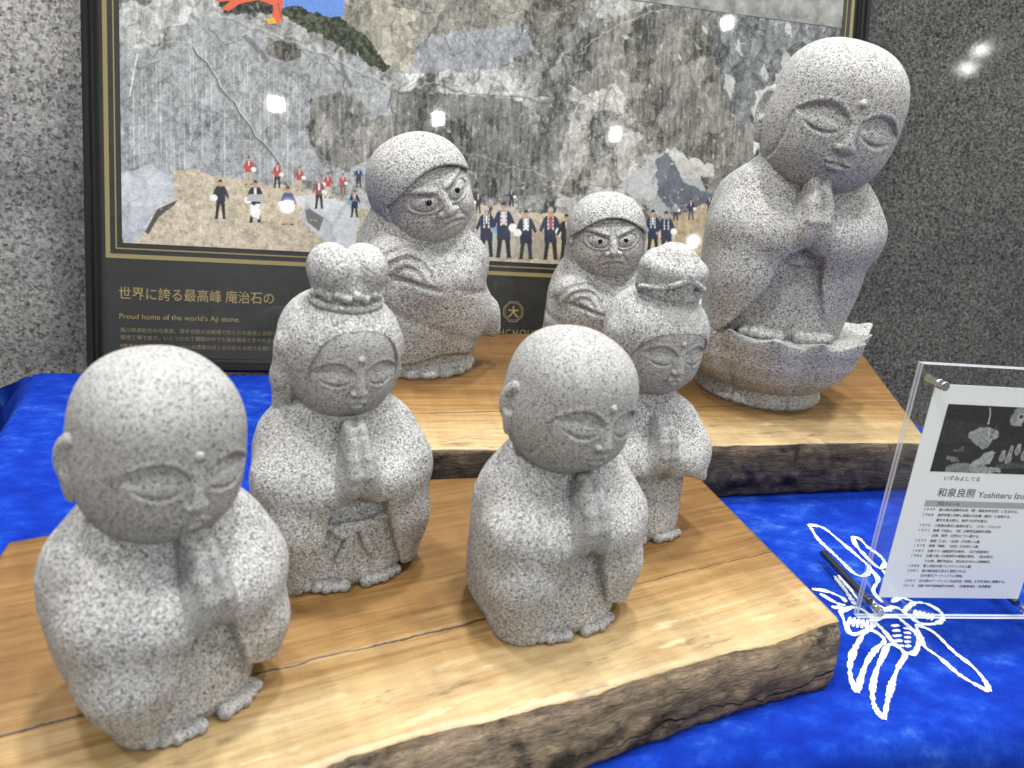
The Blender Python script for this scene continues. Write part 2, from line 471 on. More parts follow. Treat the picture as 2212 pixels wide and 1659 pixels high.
fr2 = [xy(on_z(px, py, T2)) for px, py in ((765, 972), (930, 970), (1180, 968), (1420, 965), (1530, 961), (1700, 958), (1850, 955), (2005, 957))]
bt2 = [xy(on_z(px, py, 0)) for px, py in ((790, 1085), (1100, 1086), (1545, 1075), (1700, 1068), (1860, 1061), (1975, 1056))]
bk2 = [xy(on_z(px, py, T2)) for px, py in ((690, 738), (1070, 722), (1160, 721), (1500, 735), (1854, 754))]
live_edge_board("thick live-edge wooden board with dark bark behind, carrying three larger figures", None, bk2, fr2, bt2, T2, [M_TOP, M_BARK2, M_END],
                ((0, 0.4, 0.72, 0.88, 1.0), (0.10, 0.25, 0.50, 0.92, 1.0)), (xy(on_z(900, 893, T2)), xy(on_z(1960, 868, T2))), 31)

# ---- table under its blue cloth
def cloth_mat():
    t = NT("blue_dyed_cotton")
    v = t.coord('Object')
    w = t.noise(t.n('ShaderNodeMapping', {'Vector': v, 'Scale': (1.0, 1.6, 1.0), 'Rotation': (0, 0, 0.6)}).outputs[0], 34, 6, 0.68)
    b = t.noise(v, 8, 3, 0.5)
    f = t.math('ADD', t.math('MULTIPLY', w, 0.70), t.math('MULTIPLY', b, 0.36))
    col = t.ramp(f, [(0.40, (0.003, 0.016, 0.20)), (0.53, (0.004, 0.026, 0.27)), (0.61, (0.008, 0.042, 0.32)), (0.72, (0.040, 0.105, 0.40))])
    weave = t.noise(v, 1100, 2, 0.6)
    thread = t.math('MULTIPLY', t.math('SINE', t.math('MULTIPLY', t.sep(v)[0], 5200.0)), t.math('SINE', t.math('MULTIPLY', t.sep(v)[1], 5200.0)))
    col = t.mix(1.0, col, t.ramp(weave, [(0.3, 0.84), (0.7, 1.08)]), 'MULTIPLY')
    h = t.math('ADD', t.math('ADD', t.math('MULTIPLY', weave, 0.15), t.math('MULTIPLY', thread, 0.05)), t.noise(v, 16, 3, 0.5))
    t.out(Base_Color=col, Roughness=0.95, Normal=t.bump(h, 0.3, 0.0010), **{'Specular_IOR_Level': 0.06})
    return t.m
M_CLOTH = cloth_mat()
def table_cloth():
    X0b, X0f, X1 = -0.3105, -0.245, 0.76
    YB, YF = 0.952, 0.3185
    nu, nv = 220, 150
    V, idx = [], {}
    S = 0.34                                            # drop of the skirts
    us = np.r_[np.linspace(-S, 0, 28)[:-1], np.linspace(0, 1, nu), 1 + np.linspace(0, S, 28)[1:]]
    vs = np.r_[np.linspace(-S, 0, 28)[:-1], np.linspace(0, 1, nv), 1 + np.linspace(0, 0.12, 12)[1:]]
    r = 0.006
    for i, u in enumerate(us):
        for j, w in enumerate(vs):
            du = -u if u < 0 else (u - 1 if u > 1 else 0.0); dv = -w if w < 0 else (w - 1 if w > 1 else 0.0)
            uc, wc = min(max(u, 0), 1), min(max(w, 0), 1)
            y = YF + (YB - YF) * wc
            x0 = X0f + (X0b - X0f) * wc
            x = x0 + (X1 - x0) * uc
            drop = max(du, dv)
            z = 0.0
            if drop > 0:
                z = -drop
                out = 0.006 + 0.012 * min(1, drop / 0.1) * (1 + math.sin(26 * (u if dv > du else w) + 3 * (u + w)) * 0.9)
                if w > 0.93 and u < 0: out += 0.03 * min(1, drop / 0.05) * (w - 0.93) / 0.07
                if du > 0: x += -out if u < 0 else out
                if dv > 0: y += -out if w < 0 else out
            else:
                e = min(uc * 1.05, (1 - uc) * 1.05, wc * 0.63, (1 - wc) * 0.63)
                z = -0.004 * max(0, 1 - e / 0.008) ** 2
                if wc > 0.8:
                    g = (wc - 0.8) / 0.2
                    z += 0.004 * g * g * max(0, math.sin(34 * uc + 6 * wc)) * (1 - max(0, (wc - 0.97) / 0.03)) * (0.2 < uc < 0.36)
            V.append((x, y, z))
    m = len(vs)
    F = [(i * m + j, (i + 1) * m + j, (i + 1) * m + j + 1, i * m + j + 1) for i in range(len(us) - 1) for j in range(m - 1)]
    return tag(mesh_obj('tablecloth', V, F, M_CLOTH), "bright blue mottled cloth with a white flower print covering the table", 'tablecloth')
cloth = table_cloth()
def box_mesh(name, lo, hi, mat, parent=None, bevel=0.0):
    (a, b, c), (d, e, f) = lo, hi
    V = [(a, b, c), (d, b, c), (d, e, c), (a, e, c), (a, b, f), (d, b, f), (d, e, f), (a, e, f)]
    F = [(3, 2, 1, 0), (4, 5, 6, 7), (0, 1, 5, 4), (1, 2, 6, 5), (2, 3, 7, 6), (3, 0, 4, 7)]
    o = mesh_obj(name, V, F, mat, parent, smooth=False)
    if bevel:
        md = o.modifiers.new('bevel', 'BEVEL'); md.width = bevel; md.segments = 3
    return o

# printed flower: white resist lines on the cloth
def r2(px, py):
    p = on_z(1106 + 0.5 * px, 1042.4 + 0.5 * py, 0.0); return np.array((p.x, p.y))
FLOWER_LOOPS = [
    [(1282, 184), (1345, 198), (1425, 262), (1490, 318), (1545, 372), (1520, 405), (1478, 395), (1425, 345), (1375, 298), (1320, 245)],
    [(1470, 236), (1502, 246), (1540, 284), (1588, 318), (1610, 352), (1588, 372), (1548, 342), (1508, 300), (1484, 272)],
    [(1418, 560), (1480, 540), (1545, 575), (1555, 625), (1470, 658), (1440, 612)],
    [(1562, 600), (1640, 575), (1700, 612), (1752, 668), (1748, 722), (1716, 742), (1652, 700), (1612, 650)],
    [(1690, 560), (1740, 522), (1800, 530), (1850, 562), (1860, 592), (1828, 612), (1760, 610)],
    [(1490, 910), (1464, 850), (1460, 782), (1490, 702), (1542, 640), (1608, 682), (1572, 722), (1536, 772), (1512, 830)],
    [(1606, 1026), (1566, 970), (1556, 900), (1572, 820), (1600, 756), (1632, 702), (1696, 742), (1668, 800), (1644, 862), (1624, 935)],
    [(2060, 905), (1996, 872), (1925, 828), (1850, 762), (1782, 712), (1768, 672), (1748, 622), (1820, 650), (1905, 732), (1992, 802), (2046, 868)],
]
FLOWER_LINES = [
    [(1296, 462), (1360, 472), (1425, 500), (1440, 520)], [(1330, 482), (1400, 522), (1440, 532)], [(1392, 405), (1420, 442), (1462, 500), (1480, 532)], [(1410, 402), (1452, 450), (1490, 505)],
    [(1545, 372), (1580, 420), (1560, 470), (1600, 520)], [(1600, 380), (1640, 430), (1620, 490)], [(1380, 540), (1440, 545)], [(1520, 480), (1560, 520), (1640, 560)],
    [(1640, 520), (1680, 500), (1740, 522)], [(1600, 560), (1650, 540), (1690, 560)],
]
for k in range(5):
    FLOWER_LINES.append([(1462 + 19 * k, 582 + 3 * k), (1452 + 19 * k, 622 + 3 * k)])
    FLOWER_LINES.append([(1638 + 3 * k, 622 + 22 * k), (1672 + 5 * k, 618 + 22 * k)])
    FLOWER_LINES.append([(1690 + 2 * k, 632 + 20 * k), (1722, 634 + 18 * k)])
    FLOWER_LINES.append([(1745 + 18 * k, 552 + 4 * k), (1738 + 18 * k, 582 + 4 * k)])
def flower():
    V, F = [], []
    r = random.Random(5)
    def strip(pts, closed, w):
        P = np.array([r2(*p) for p in pts])
        if closed: P = np.vstack([P, P[:1]])
        # round the corners a little by resampling through Catmull-Rom
        Q = []
        N = len(P)
        for i in range(N - 1):
            p0 = P[i - 1] if i > 0 else (P[-2] if closed else P[0]); p3 = P[i + 2] if i + 2 < N else (P[1] if closed else P[-1])
            for t in np.linspace(0, 1, 8, endpoint=False):
                Q.append(0.5 * (2 * P[i] + (P[i + 1] - p0) * t + (2 * p0 - 5 * P[i] + 4 * P[i + 1] - p3) * t * t + (3 * P[i] - p0 - 3 * P[i + 1] + p3) * t ** 3))
        Q.append(P[-1]); Q = np.array(Q)
        d = np.gradient(Q, axis=0); d = d + 1e-12; d /= np.linalg.norm(d, axis=1)[:, None] + 1e-9
        nn = np.c_[-d[:, 1], d[:, 0]]
        b = len(V)
        zz = 0.0005 + 0.00002 * (b % 7)
        for i, (q, a) in enumerate(zip(Q, nn)):
            ww = w * (0.7 + 0.65 * r.random() + 0.25 * math.sin(0.4 * i)) * (1 if len(pts) > 5 else min(1, 0.55 + 2.0 * min(i, len(Q) - 1 - i) / len(Q)))
            zi = zz + 3e-6 * i; V.append((*(q + a * ww), zi)); V.append((*(q - a * ww), zi))
        for i in range(len(Q) - 1): F.append((b + 2 * i, b + 2 * i + 1, b + 2 * i + 3, b + 2 * i + 2))
    for L in FLOWER_LOOPS: strip(L + [L[0]], False, 0.0017)
    for L in FLOWER_LINES[:10]: strip(L, False, 0.0018)
    for L in FLOWER_LINES[10:]: strip(L, False, 0.0011)
    t = NT("white_resist_print")
    v = t.coord('Object')
    t.out(Base_Color=t.ramp(t.noise(v, 260, 3, 0.7), [(0.34, (0.16, 0.28, 0.62)), (0.47, (0.58, 0.62, 0.70)), (0.65, (0.68, 0.71, 0.75))]), Roughness=0.9)
    o = mesh_obj('flower_print', V, F, t.m, cloth, smooth=False)
    for p in o.data.polygons: 
        if p.normal.z < 0: p.flip()
    return o
flower()

# ---- granite slabs standing behind the table
def slab_mat(name, grain, shades, rough, lo, hi):
    t = NT(name)
    v = t.coord('Object')
    off = t.n('ShaderNodeVectorMath', {0: t.noise(v, 0.8 / grain, 2, 0.6, 'Color'), 'Scale': grain * 2.2}, operation='SCALE').outputs[0]
    w = t.n('ShaderNodeVectorMath', {0: v, 1: off}, operation='ADD').outputs[0]
    cell = t.sep(t.vor(w, 1.0 / grain))[0]
    f = t.math('ADD', t.math('MULTIPLY', cell, 0.45), t.math('MULTIPLY', t.noise(v, 0.5 / grain, 4, 0.7), 0.85))
    c = t.ramp(f, [(0.36, shades[0]), (0.54, shades[1]), (0.72, shades[2]), (0.95, shades[3])])
    fl = t.sep(t.vor(w, 0.6 / grain))[1]
    c = t.mix(t.ramp(t.math('ADD', fl, t.math('MULTIPLY', t.noise(v, 1.2 / grain, 2), 0.3)), [(0.20, 0.8), (0.34, 0.0)]), c, (shades[0] * 0.5,) * 3)
    tone = t.ramp(t.noise(t.n('ShaderNodeMapping', {'Vector': v, 'Location': (0.2, 0.0, 0.35)}).outputs[0], 3.6, 5, 0.6, dist=0.5), [(0.36, (lo, lo * 1.01, lo * 1.02)), (0.62, (hi, hi * 0.99, hi * 0.965))])
    c = t.mix(1.0, c, tone, 'MULTIPLY')
    t.out(Base_Color=c, Roughness=rough, Normal=t.bump(f, 0.3, 0.0006 if rough > 0.3 else 0.00008), **{'Specular_IOR_Level': 0.45})
    return t.m
ls = box_mesh('granite_slab', (-0.85, 0.0, -0.75), (0.85, 0.12, 1.3), slab_mat("grey_granite_slab", 0.0030, (0.15, 0.36, 0.56, 0.74), 0.35, 0.46, 1.08), None, 0.004)
ls.location = (-0.50, 1.135, 0)
tag(ls, "light grey coarse-grained granite slab standing behind the left of the poster", 'stone slab')
rs = box_mesh('granite_slab', (-0.6, 0.0, -0.75), (1.4, 0.12, 1.3), slab_mat("dark_polished_granite", 0.0024, (0.018, 0.058, 0.118, 0.21), 0.04, 0.75, 1.08), None, 0.004)
rs.location = (0.97, 1.118, 0); rs.rotation_euler = (math.radians(-8), 0, math.radians(-4))
tag(rs, "dark grey polished granite slab standing behind the right of the poster", 'stone slab')
fl_o = mesh_obj('floor', [(-12, -14, -0.75), (14, -14, -0.75), (14, 6, -0.75), (-12, 6, -0.75)], [(0, 1, 2, 3)], plain("hall_floor", (0.16, 0.155, 0.15), 0.5), smooth=False)
tag(fl_o, kind='structure')
# ---------------------------------------------------------------- framed quarry poster
class Raster:
    """a small software painter; its pixels become the colours of a dense printed sheet"""
    def __init__(s, w, h): s.w, s.h = w, h; s.a = np.zeros((h, w, 3)); s.yy, s.xx = np.mgrid[0:h, 0:w] + 0.5; s.wx = 14 * (vnoise((h, w), 7, 41, (1, 1), 5, 0.65) - 0.5); s.wy = 14 * (vnoise((h, w), 7, 42, (1, 1), 5, 0.65) - 0.5)
    def mask(s, pts, rough=False):
        P = np.array(pts, float); m = 8 if rough else 2; x0, y0 = np.floor(P.min(0) - m).astype(int); x1, y1 = np.ceil(P.max(0) + m).astype(int)
        x0, y0 = max(0, x0), max(0, y0); x1, y1 = min(s.w, x1), min(s.h, y1)
        if x1 <= x0 or y1 <= y0: return None
        sl = (slice(y0, y1), slice(x0, x1)); cov = np.zeros((y1 - y0, x1 - x0))
        for ox, oy in ((0.25, 0.25), (0.75, 0.25), (0.25, 0.75), (0.75, 0.75)):
            X = s.xx[sl] - 0.5 + ox + (s.wx[sl] if rough else 0); Y = s.yy[sl] - 0.5 + oy + (s.wy[sl] if rough else 0)
            ins = np.zeros(cov.shape, bool)
            for (ax, ay), (bx, by) in zip(P, np.roll(P, -1, 0)):
                if ay == by: continue
                c = ((ay > Y) != (by > Y)) & (X < (bx - ax) * (Y - ay) / (by - ay) + ax)
                ins ^= c
            cov += ins * 0.25
        return sl, cov
    def poly(s, pts, col, tex=None, op=1.0):
        m = s.mask(pts, tex is not None)
        if m is None: return
        sl, c = m; c = (c * op)[..., None]
        col = np.array(col, float)
        k = col * (tex[sl][..., None] if tex is not None else 1.0)
        s.a[sl] = s.a[sl] * (1 - c) + k * c
    def ell(s, cx, cy, rx, ry, col, op=1.0):
        t = np.linspace(0, 2 * math.pi, 20, endpoint=False)
        s.poly(np.c_[cx + rx * np.cos(t), cy + ry * np.sin(t)], col, None, op)
    def line(s, pts, w, col, op=1.0):
        P = np.array(pts, float)
        for a, b in zip(P[:-1], P[1:]):
            d = b - a; n = np.array([-d[1], d[0]]) / (np.linalg.norm(d) + 1e-9) * w / 2
            s.poly([a + n, b + n, b - n, a - n], col, None, op)

def facets(shape, cell, seed, aniso=1.0, angle=0.0):
    """fractured rock: (random tone per block with a slope across it, distance to the crack)"""
    h, w = shape; r = np.random.default_rng(seed)
    yy, xx = np.mgrid[0:h, 0:w].astype(float)
    wx = (vnoise(shape, 6, seed + 1) - 0.5) * cell * 0.5; wy = (vnoise(shape, 6, seed + 2) - 0.5) * cell * 0.5
    ca, sa = math.cos(angle), math.sin(angle)
    X = ((xx + wx) * ca + (yy + wy) * sa) / cell; Y = (-(xx + wx) * sa + (yy + wy) * ca) / (cell * aniso)
    X -= X.min() - 1; Y -= Y.min() - 1
    gx, gy = int(X.max()) + 3, int(Y.max()) + 3
    jx, jy = r.random((gy, gx)), r.random((gy, gx)); tone = r.random((gy, gx)); sx, sy = r.normal(0, 0.5, (gy, gx)), r.normal(0, 0.5, (gy, gx))
    d1 = np.full(shape, 9.0); d2 = np.full(shape, 9.0); T_ = np.zeros(shape)
    xi, yi = X.astype(int), Y.astype(int)
    for oy in (-1, 0, 1):
        for ox in (-1, 0, 1):
            cx, cy = xi + ox, yi + oy
            dx = X - cx - jx[cy, cx]; dy = Y - cy - jy[cy, cx]; d = np.abs(dx + 0.35 * dy) + 0.75 * np.abs(dy - 0.25 * dx)
            t = tone[cy, cx] + sx[cy, cx] * dx * 0.5 + sy[cy, cx] * dy * 0.5
            n = d < d1
            d2 = np.where(n, d1, np.minimum(d2, d)); T_ = np.where(n, t, T_); d1 = np.where(n, d, d1)
    return T_, d2 - d1

POSTER_W, POSTER_H = 0.9949, 0.70
root_p = thing('framed_poster', "large black framed poster of a granite quarry with gold lettering", 'poster', POSTER_P, 0.0)
root_p.rotation_euler.x = -TH
def uv(px, py):
    p = on_plane(px, py, POSTER_P, POSTER_N)
    return p.x - POSTER_P.x, p.z / math.cos(TH)
def sheet(name, quad, y, mat, parent):
    x0, z0, x1, z1 = quad
    return mesh_obj(name, [(x0, y, z0), (x1, y, z0), (x1, y, z1), (x0, y, z1)], [(0, 1, 2, 3)], mat, parent, smooth=False)

t = NT("black_marbled_print")
v = t.coord('Object')
t.out(Base_Color=t.ramp(t.noise(v, 30, 5, 0.65, dist=0.7), [(0.35, (0.006, 0.006, 0.006)), (0.75, (0.020, 0.019, 0.018))]), Roughness=0.5)
sheet('printed_mat', (0.010, 0.010, POSTER_W - 0.010, POSTER_H - 0.010), -0.004, t.m, root_p)
M_FRAME = plain("black_lacquer_frame", (0.008, 0.008, 0.009), 0.22)
def moulding():
    fw, V, F = 0.0155, [], []
    prof = [(0.0, 0.006), (0.0, -0.014), (0.003, -0.0165), (0.007, -0.0165), (0.009, -0.0125), (0.012, -0.0125), (0.0145, -0.0095), (fw, -0.0095), (fw, 0.006)]
    cs = [(0, 0, 1, 1), (POSTER_W, 0, -1, 1), (POSTER_W, POSTER_H, -1, -1), (0, POSTER_H, 1, -1)]
    for (cx, cz, dx, dz) in cs:
        for (o, y) in prof: V.append((cx + dx * o, y, cz + dz * o))
    n = len(prof)
    for k in range(4):
        for i in range(n): F.append((k * n + i, ((k + 1) % 4) * n + i, ((k + 1) % 4) * n + (i + 1) % n, k * n + (i + 1) % n))
    return mesh_obj('frame', V, F, M_FRAME, root_p, smooth=False)
moulding()
M_GOLD = plain("gold_ink", (0.27, 0.215, 0.085), 0.5)
PX0, PZ0, PX1, PZ1 = 0.0372, 0.1475, 0.9577, 0.66
def border(name, off, w, mat):
    a, b, c, d = PX0 - off, PZ0 - off * 1.0, PX1 + off, PZ1 + off
    V = [(a, -0.0045, b), (c, -0.0045, b), (c, -0.0045, d), (a, -0.0045, d), (a + w, -0.0045, b + w), (c - w, -0.0045, b + w), (c - w, -0.0045, d - w), (a + w, -0.0045, d - w)]
    return mesh_obj(name, V, [(0, 1, 5, 4), (1, 2, 6, 5), (2, 3, 7, 6), (3, 0, 4, 7)], mat, root_p, smooth=False)
border('gold_border', 0.0178, 0.0050, M_GOLD)
border('gold_line', 0.0072, 0.0015, M_GOLD)

PR = 1180.0                                             # printed dots per metre
W_, H_ = int((PX1 - PX0) * PR), int((0.475 - PZ0 + 0.015) * PR)
ZTOP = PZ0 + H_ / PR
def q(px, py):
    a, c = uv(px, py); return ((a - PX0) * PR, (ZTOP - c) * PR)
def Q(*pts): return [q(x, y) for x, y in pts]
def paint_quarry():
    R = Raster(W_, H_); sh = (H_, W_)
    f1, e1 = facets(sh, 46, 1, 1.3, 0.35); f2, e2 = facets(sh, 17, 2, 1.6, 0.2); f3, e3 = facets(sh, 6.5, 3, 1.3, -0.3)
    nz = vnoise(sh, 14, 4, (1, 1), 5, 0.6); st = vnoise(sh, 10, 5, (0.35, 3.2), 5, 0.62); fine = vnoise(sh, 45, 6, (1, 1), 2)
    rock = 0.80 + 0.75 * (f1 - 0.5) + 0.62 * (f2 - 0.5) + 0.42 * (f3 - 0.5) + 0.8 * (nz - 0.5) + 0.55 * (fine - 0.5) + 0.45 * (st - 0.5)
    rock *= (1 - 0.45 * np.exp(-e1 * 22)) * (1 - 0.30 * np.exp(-e2 * 16)) * (1 + 0.22 * np.exp(-((e1 - 0.12) / 0.05) ** 2))
    rock = np.clip(rock, 0.12, 1.8)
    cliff = np.clip(0.62 + 0.55 * (f1 - 0.5) + 0.42 * (f2 - 0.5) + 1.25 * (st - 0.5) + 0.7 * (nz - 0.5) + 0.5 * (fine - 0.5), 0.08, 1.6) * (1 - 0.45 * np.exp(-e1 * 20)) * (1 + 0.3 * np.exp(-((e2 - 0.10) / 0.05) ** 2))
    face = np.clip(0.84 + 0.20 * (f1 - 0.5) + 0.26 * (f2 - 0.5) + 0.30 * (f3 - 0.5) + 0.55 * (nz - 0.5) + 0.5 * (fine - 0.5) + 0.35 * (st - 0.5), 0.25, 1.6) * (1 - 0.30 * np.exp(-e2 * 30)) * (1 - 0.3 * np.exp(-e1 * 40))
    soil = np.clip(0.92 + 0.7 * (nz - 0.5) + 0.55 * (fine - 0.5) + 0.22 * (f3 - 0.5), 0.4, 1.4)
    tree = np.clip(0.4 + 2.2 * (vnoise(sh, 30, 9) - 0.5) + 0.8 * (nz - .5), 0.08, 1.6)
    smooth = np.clip(0.95 + 0.35 * (f1 - 0.5) + 0.45 * (nz - 0.5) + 0.2 * (fine - 0.5), 0.5, 1.3) * (1 - 0.25 * np.exp(-e1 * 10))
    G = (0.26, 0.255, 0.25)
    R.a[:] = np.array(G) * rock[..., None]
    P = R.poly
    P(Q((560, -60), (770, -60), (742, 40), (640, 40), (600, 20)), (0.10, 0.20, 0.52))
    P(Q((440, -60), (600, -60), (605, 30), (480, 30)), (0.05, 0.06, 0.045), tree)
    P(Q((600, 28), (640, 14), (700, 35), (740, 38), (800, 80), (850, 130), (835, 160), (720, 95), (650, 60)), (0.075, 0.09, 0.055), tree)
    P(Q((738, 40), (760, -60), (960, -60), (950, 30), (905, 60), (895, 130), (870, 160), (835, 140), (800, 88)), (0.265, 0.245, 0.205), rock)
    P(Q((880, -60), (1300, -60), (1250, 60), (1180, 100), (1140, 90), (900, 75)), (0.20, 0.19, 0.17), rock)
    P(Q((900, 88), (985, 72), (1140, 55), (1150, 110), (1060, 150), (930, 168), (895, 140)), (0.25, 0.255, 0.285), face)
    P(Q((870, 165), (930, 158), (1070, 148), (1140, 160), (1200, 155), (1210, 215), (1120, 220), (1000, 205), (900, 205), (860, 200)), (0.36, 0.36, 0.355), rock)
    P(Q((855, 195), (1000, 205), (1120, 215), (1215, 225), (1250, 330), (1190, 420), (1060, 430), (930, 330), (850, 320)), (0.175, 0.17, 0.165), cliff)
    P(Q((1130, 120), (1300, 40), (1260, 110), (1200, 260), (1150, 300), (1130, 220)), (0.20, 0.20, 0.20), rock)
    P(Q((1270, 60), (1420, 10), (1660, 20), (1700, 60), (1690, 360), (1560, 430), (1440, 330), (1330, 250), (1240, 190)), (0.19, 0.18, 0.165), cliff)
    P(Q((1520, 20), (1840, -40), (1840, 330), (1690, 360), (1600, 280), (1540, 130)), (0.135, 0.14, 0.15), rock)
    # pale boulders at the foot of the right cliff
    P(Q((1195, 360), (1250, 220), (1330, 180), (1380, 260), (1440, 330), (1460, 400), (1380, 450), (1190, 420)), (0.285, 0.275, 0.265), rock)
    P(Q((1330, 400), (1450, 318), (1500, 350), (1540, 470), (1440, 480)), (0.34, 0.345, 0.36), smooth)
    P(Q((1432, 322), (1535, 355), (1540, 380), (1470, 385)), (0.46, 0.45, 0.43), smooth)
    P(Q((1410, 350), (1440, 330), (1480, 400), (1560, 430), (1560, 462), (1460, 480), (1420, 420)), (0.10, 0.11, 0.14), smooth)
    P(Q((1630, 200), (1655, 190), (1650, 310), (1625, 330)), (0.42, 0.42, 0.41), smooth)
    for s in range(10):
        r = np.random.default_rng(100 + s); cx, cy = r.uniform(1540, 1700), r.uniform(30, 250)
        P(Q((cx, cy), (cx + r.uniform(8, 22), cy + r.uniform(5, 40)), (cx + r.uniform(4, 14), cy + r.uniform(40, 80)), (cx - 6, cy + 30)), (0.40, 0.40, 0.40), smooth, 0.8)
    # the long pale face with drill marks
    P(Q((262, -60), (480, -60), (470, 30), (500, 60), (640, 80), (760, 120), (850, 180), (850, 210), (780, 130), (700, 100), (560, 75), (380, 90), (262, 112)), (0.31, 0.31, 0.31), rock)
    fg = Q((258, 108), (380, 100), (430, 40), (520, 30), (560, 78), (640, 82), (700, 110), (775, 125), (840, 185), (850, 330), (760, 400), (640, 390), (560, 405), (262, 380))
    P(fg, (0.315, 0.32, 0.335), face)
    P(Q((665, 215), (720, 200), (780, 215), (830, 330), (745, 370), (700, 360), (668, 300)), (0.225, 0.215, 0.205), cliff)
    P(Q((790, 260), (850, 250), (860, 380), (800, 400)), (0.235, 0.225, 0.205), cliff)
    P(Q((575, 85), (640, 82), (655, 125), (620, 135), (585, 120)), (0.22, 0.20, 0.18), cliff)
    m = R.mask(Q((258, 125), (420, 105), (640, 160), (680, 210), (665, 330), (640, 395), (560, 400), (262, 360)))
    sl, c = m
    r = np.random.default_rng(12)
    lines = np.zeros(sh)
    x = 0.0
    while x < 560:
        x += r.uniform(4.0, 7.5)
        for _ in range(5):
            y0 = r.uniform(0, 380); ln = r.uniform(25, 120); xi = int(x)
            if xi < W_ - 1:
                y1 = int(min(H_, y0 + ln)); lines[int(y0):y1, xi] = r.uniform(0.35, 1.0); lines[int(y0):y1, xi + 1] = np.maximum(lines[int(y0):y1, xi + 1], r.uniform(-0.35, 0.2))
    R.a[sl] += (lines[sl] * c * 0.19)[..., None]
    for pts, wd in (([(528, 78), (560, 110), (580, 135)], 7), ([(735, 110), (740, 150), (760, 190)], 5)):
        R.line(Q(*pts), wd, (0.10, 0.10, 0.10), 0.8)
    for i in range(1):
        for off, wd, k, op in ((0, 2.4, 0.07, 0.85), (3.2, 1.3, 0.50, 0.7), (-3.5, 1.0, 0.12, 0.6)):
            cr = np.random.default_rng(9)
            R.line(Q(*[(420 + 185 * u + cr.normal(0, 2.5) + off, 103 + 258 * u + cr.normal(0, 2.0) - off * 0.6) for u in np.linspace(0, 1, 16)]), wd, (k, k, k), op)
        for off, wd, k, op in ((0, 3.0, 0.44, 0.35), (5, 2.0, 0.10, 0.4)):
            cr = np.random.default_rng(19)
            R.line(Q(*[(470 + 385 * u + cr.normal(0, 4), 36 + 150 * u ** 1.15 + cr.normal(0, 3) + off) for u in np.linspace(0, 1, 26)]), wd, (k, k, k), op)
        R.line(Q((300, 118), (290, 165), (283, 210)), 2.0, (0.6, 0.6, 0.58), 0.8)
    # shards, ledges and cracks of the broken rock
    rs = np.random.default_rng(77)
    def ok(px, py): return not (600 < px < 860 and py < 170 and py < 0.55 * (px - 560))
    for i in range(5200):
        px, py = rs.uniform(262, 1825), rs.uniform(-30, 475)
        if not ok(px, py): continue
        left = px < 660
        L = rs.uniform(3, 15) * (2.2 if rs.random() < 0.07 else 1.0); w = L * rs.uniform(0.10, 0.40); an = rs.normal(1.40, 0.35) if rs.random() < 0.72 else rs.normal(0.45, 0.3)
        d = np.array((math.cos(an), math.sin(an))) * L / 2; n_ = np.array((-d[1], d[0])) / L * w; c_ = np.array((px, py)); j = rs.normal(0, 0.25, (4, 2)) * w
        k = rs.choice([0.03, 0.05, 0.08, 0.40, 0.52, 0.60]) if not left else rs.choice([0.08, 0.12, 0.44, 0.55])
        P(Q(c_ - d + j[0], c_ + n_ + j[1], c_ + d + j[2], c_ - n_ * rs.uniform(0.2, 1) + j[3]), (k, k * 0.985, k * 0.965), None, rs.uniform(0.15, 0.55) * (0.6 if left else 1.0))
    for i in range(300):
        px, py = rs.uniform(262, 1800), rs.uniform(0, 430); an = rs.normal(1.3, 0.45); pts = [(px, py)]
        for _ in range(rs.integers(3, 9)):
            an += rs.normal(0, 0.4); s_ = rs.uniform(4, 14); px += math.cos(an) * s_; py += math.sin(an) * s_; pts.append((px, py))
        if not all(ok(*p_) for p_ in pts): continue
        dark = rs.random() < 0.8
        R.line(Q(*pts), rs.uniform(0.6, 1.4), (0.03,) * 3 if dark else (0.5, 0.49, 0.48), rs.uniform(0.35, 0.8) * (1.0 if dark else 0.4))
    # the main ledges and ravines
    for pts, wd, k, op in (([(860, 200), (930, 178), (1010, 196), (1120, 205), (1212, 222)], 2.6, 0.50, 0.6), ([(862, 206), (932, 186), (1010, 203), (1120, 213), (1215, 230)], 3.0, 0.05, 0.6),
                           ([(1216, 130), (1226, 180), (1195, 235), (1180, 300), (1186, 350)], 5.0, 0.045, 0.65), ([(1250, 120), (1300, 70), (1380, 40), (1450, 14)], 3.0, 0.50, 0.55),
                           ([(1030, 335), (1090, 352), (1130, 372), (1190, 376)], 2.4, 0.5, 0.6), ([(1440, 330), (1500, 350), (1538, 372)], 2.0, 0.55, 0.6), ([(700, 120), (745, 165), (752, 230), (738, 300)], 3.2, 0.06, 0.6),
                           ([(842, 190), (856, 260), (850, 340)], 3.5, 0.06, 0.6), ([(1480, 110), (1500, 190), (1540, 260), (1560, 330)], 3.0, 0.05, 0.5), ([(262, 112), (380, 92), (440, 96)], 2.0, 0.55, 0.6),
                           ([(300, 220), (420, 232), (520, 262)], 1.4, 0.10, 0.5), ([(262, 275), (380, 262), (470, 300)], 1.4, 0.12, 0.5), ([(1320, 190), (1345, 260), (1400, 300), (1440, 335)], 2.4, 0.05, 0.55)):
        jr = np.random.default_rng(len(pts)); pp = []
        for (ax, ay), (bx, by) in zip(pts[:-1], pts[1:]):
            for u in np.linspace(0, 1, 6, endpoint=False): pp.append((ax + (bx - ax) * u + jr.normal(0, 3), ay + (by - ay) * u + jr.normal(0, 3)))
        R.line(Q(*pp), wd * (0.55 if k > 0.3 else 0.9), (k, k, k), op * (0.55 if k > 0.3 else 1.0))
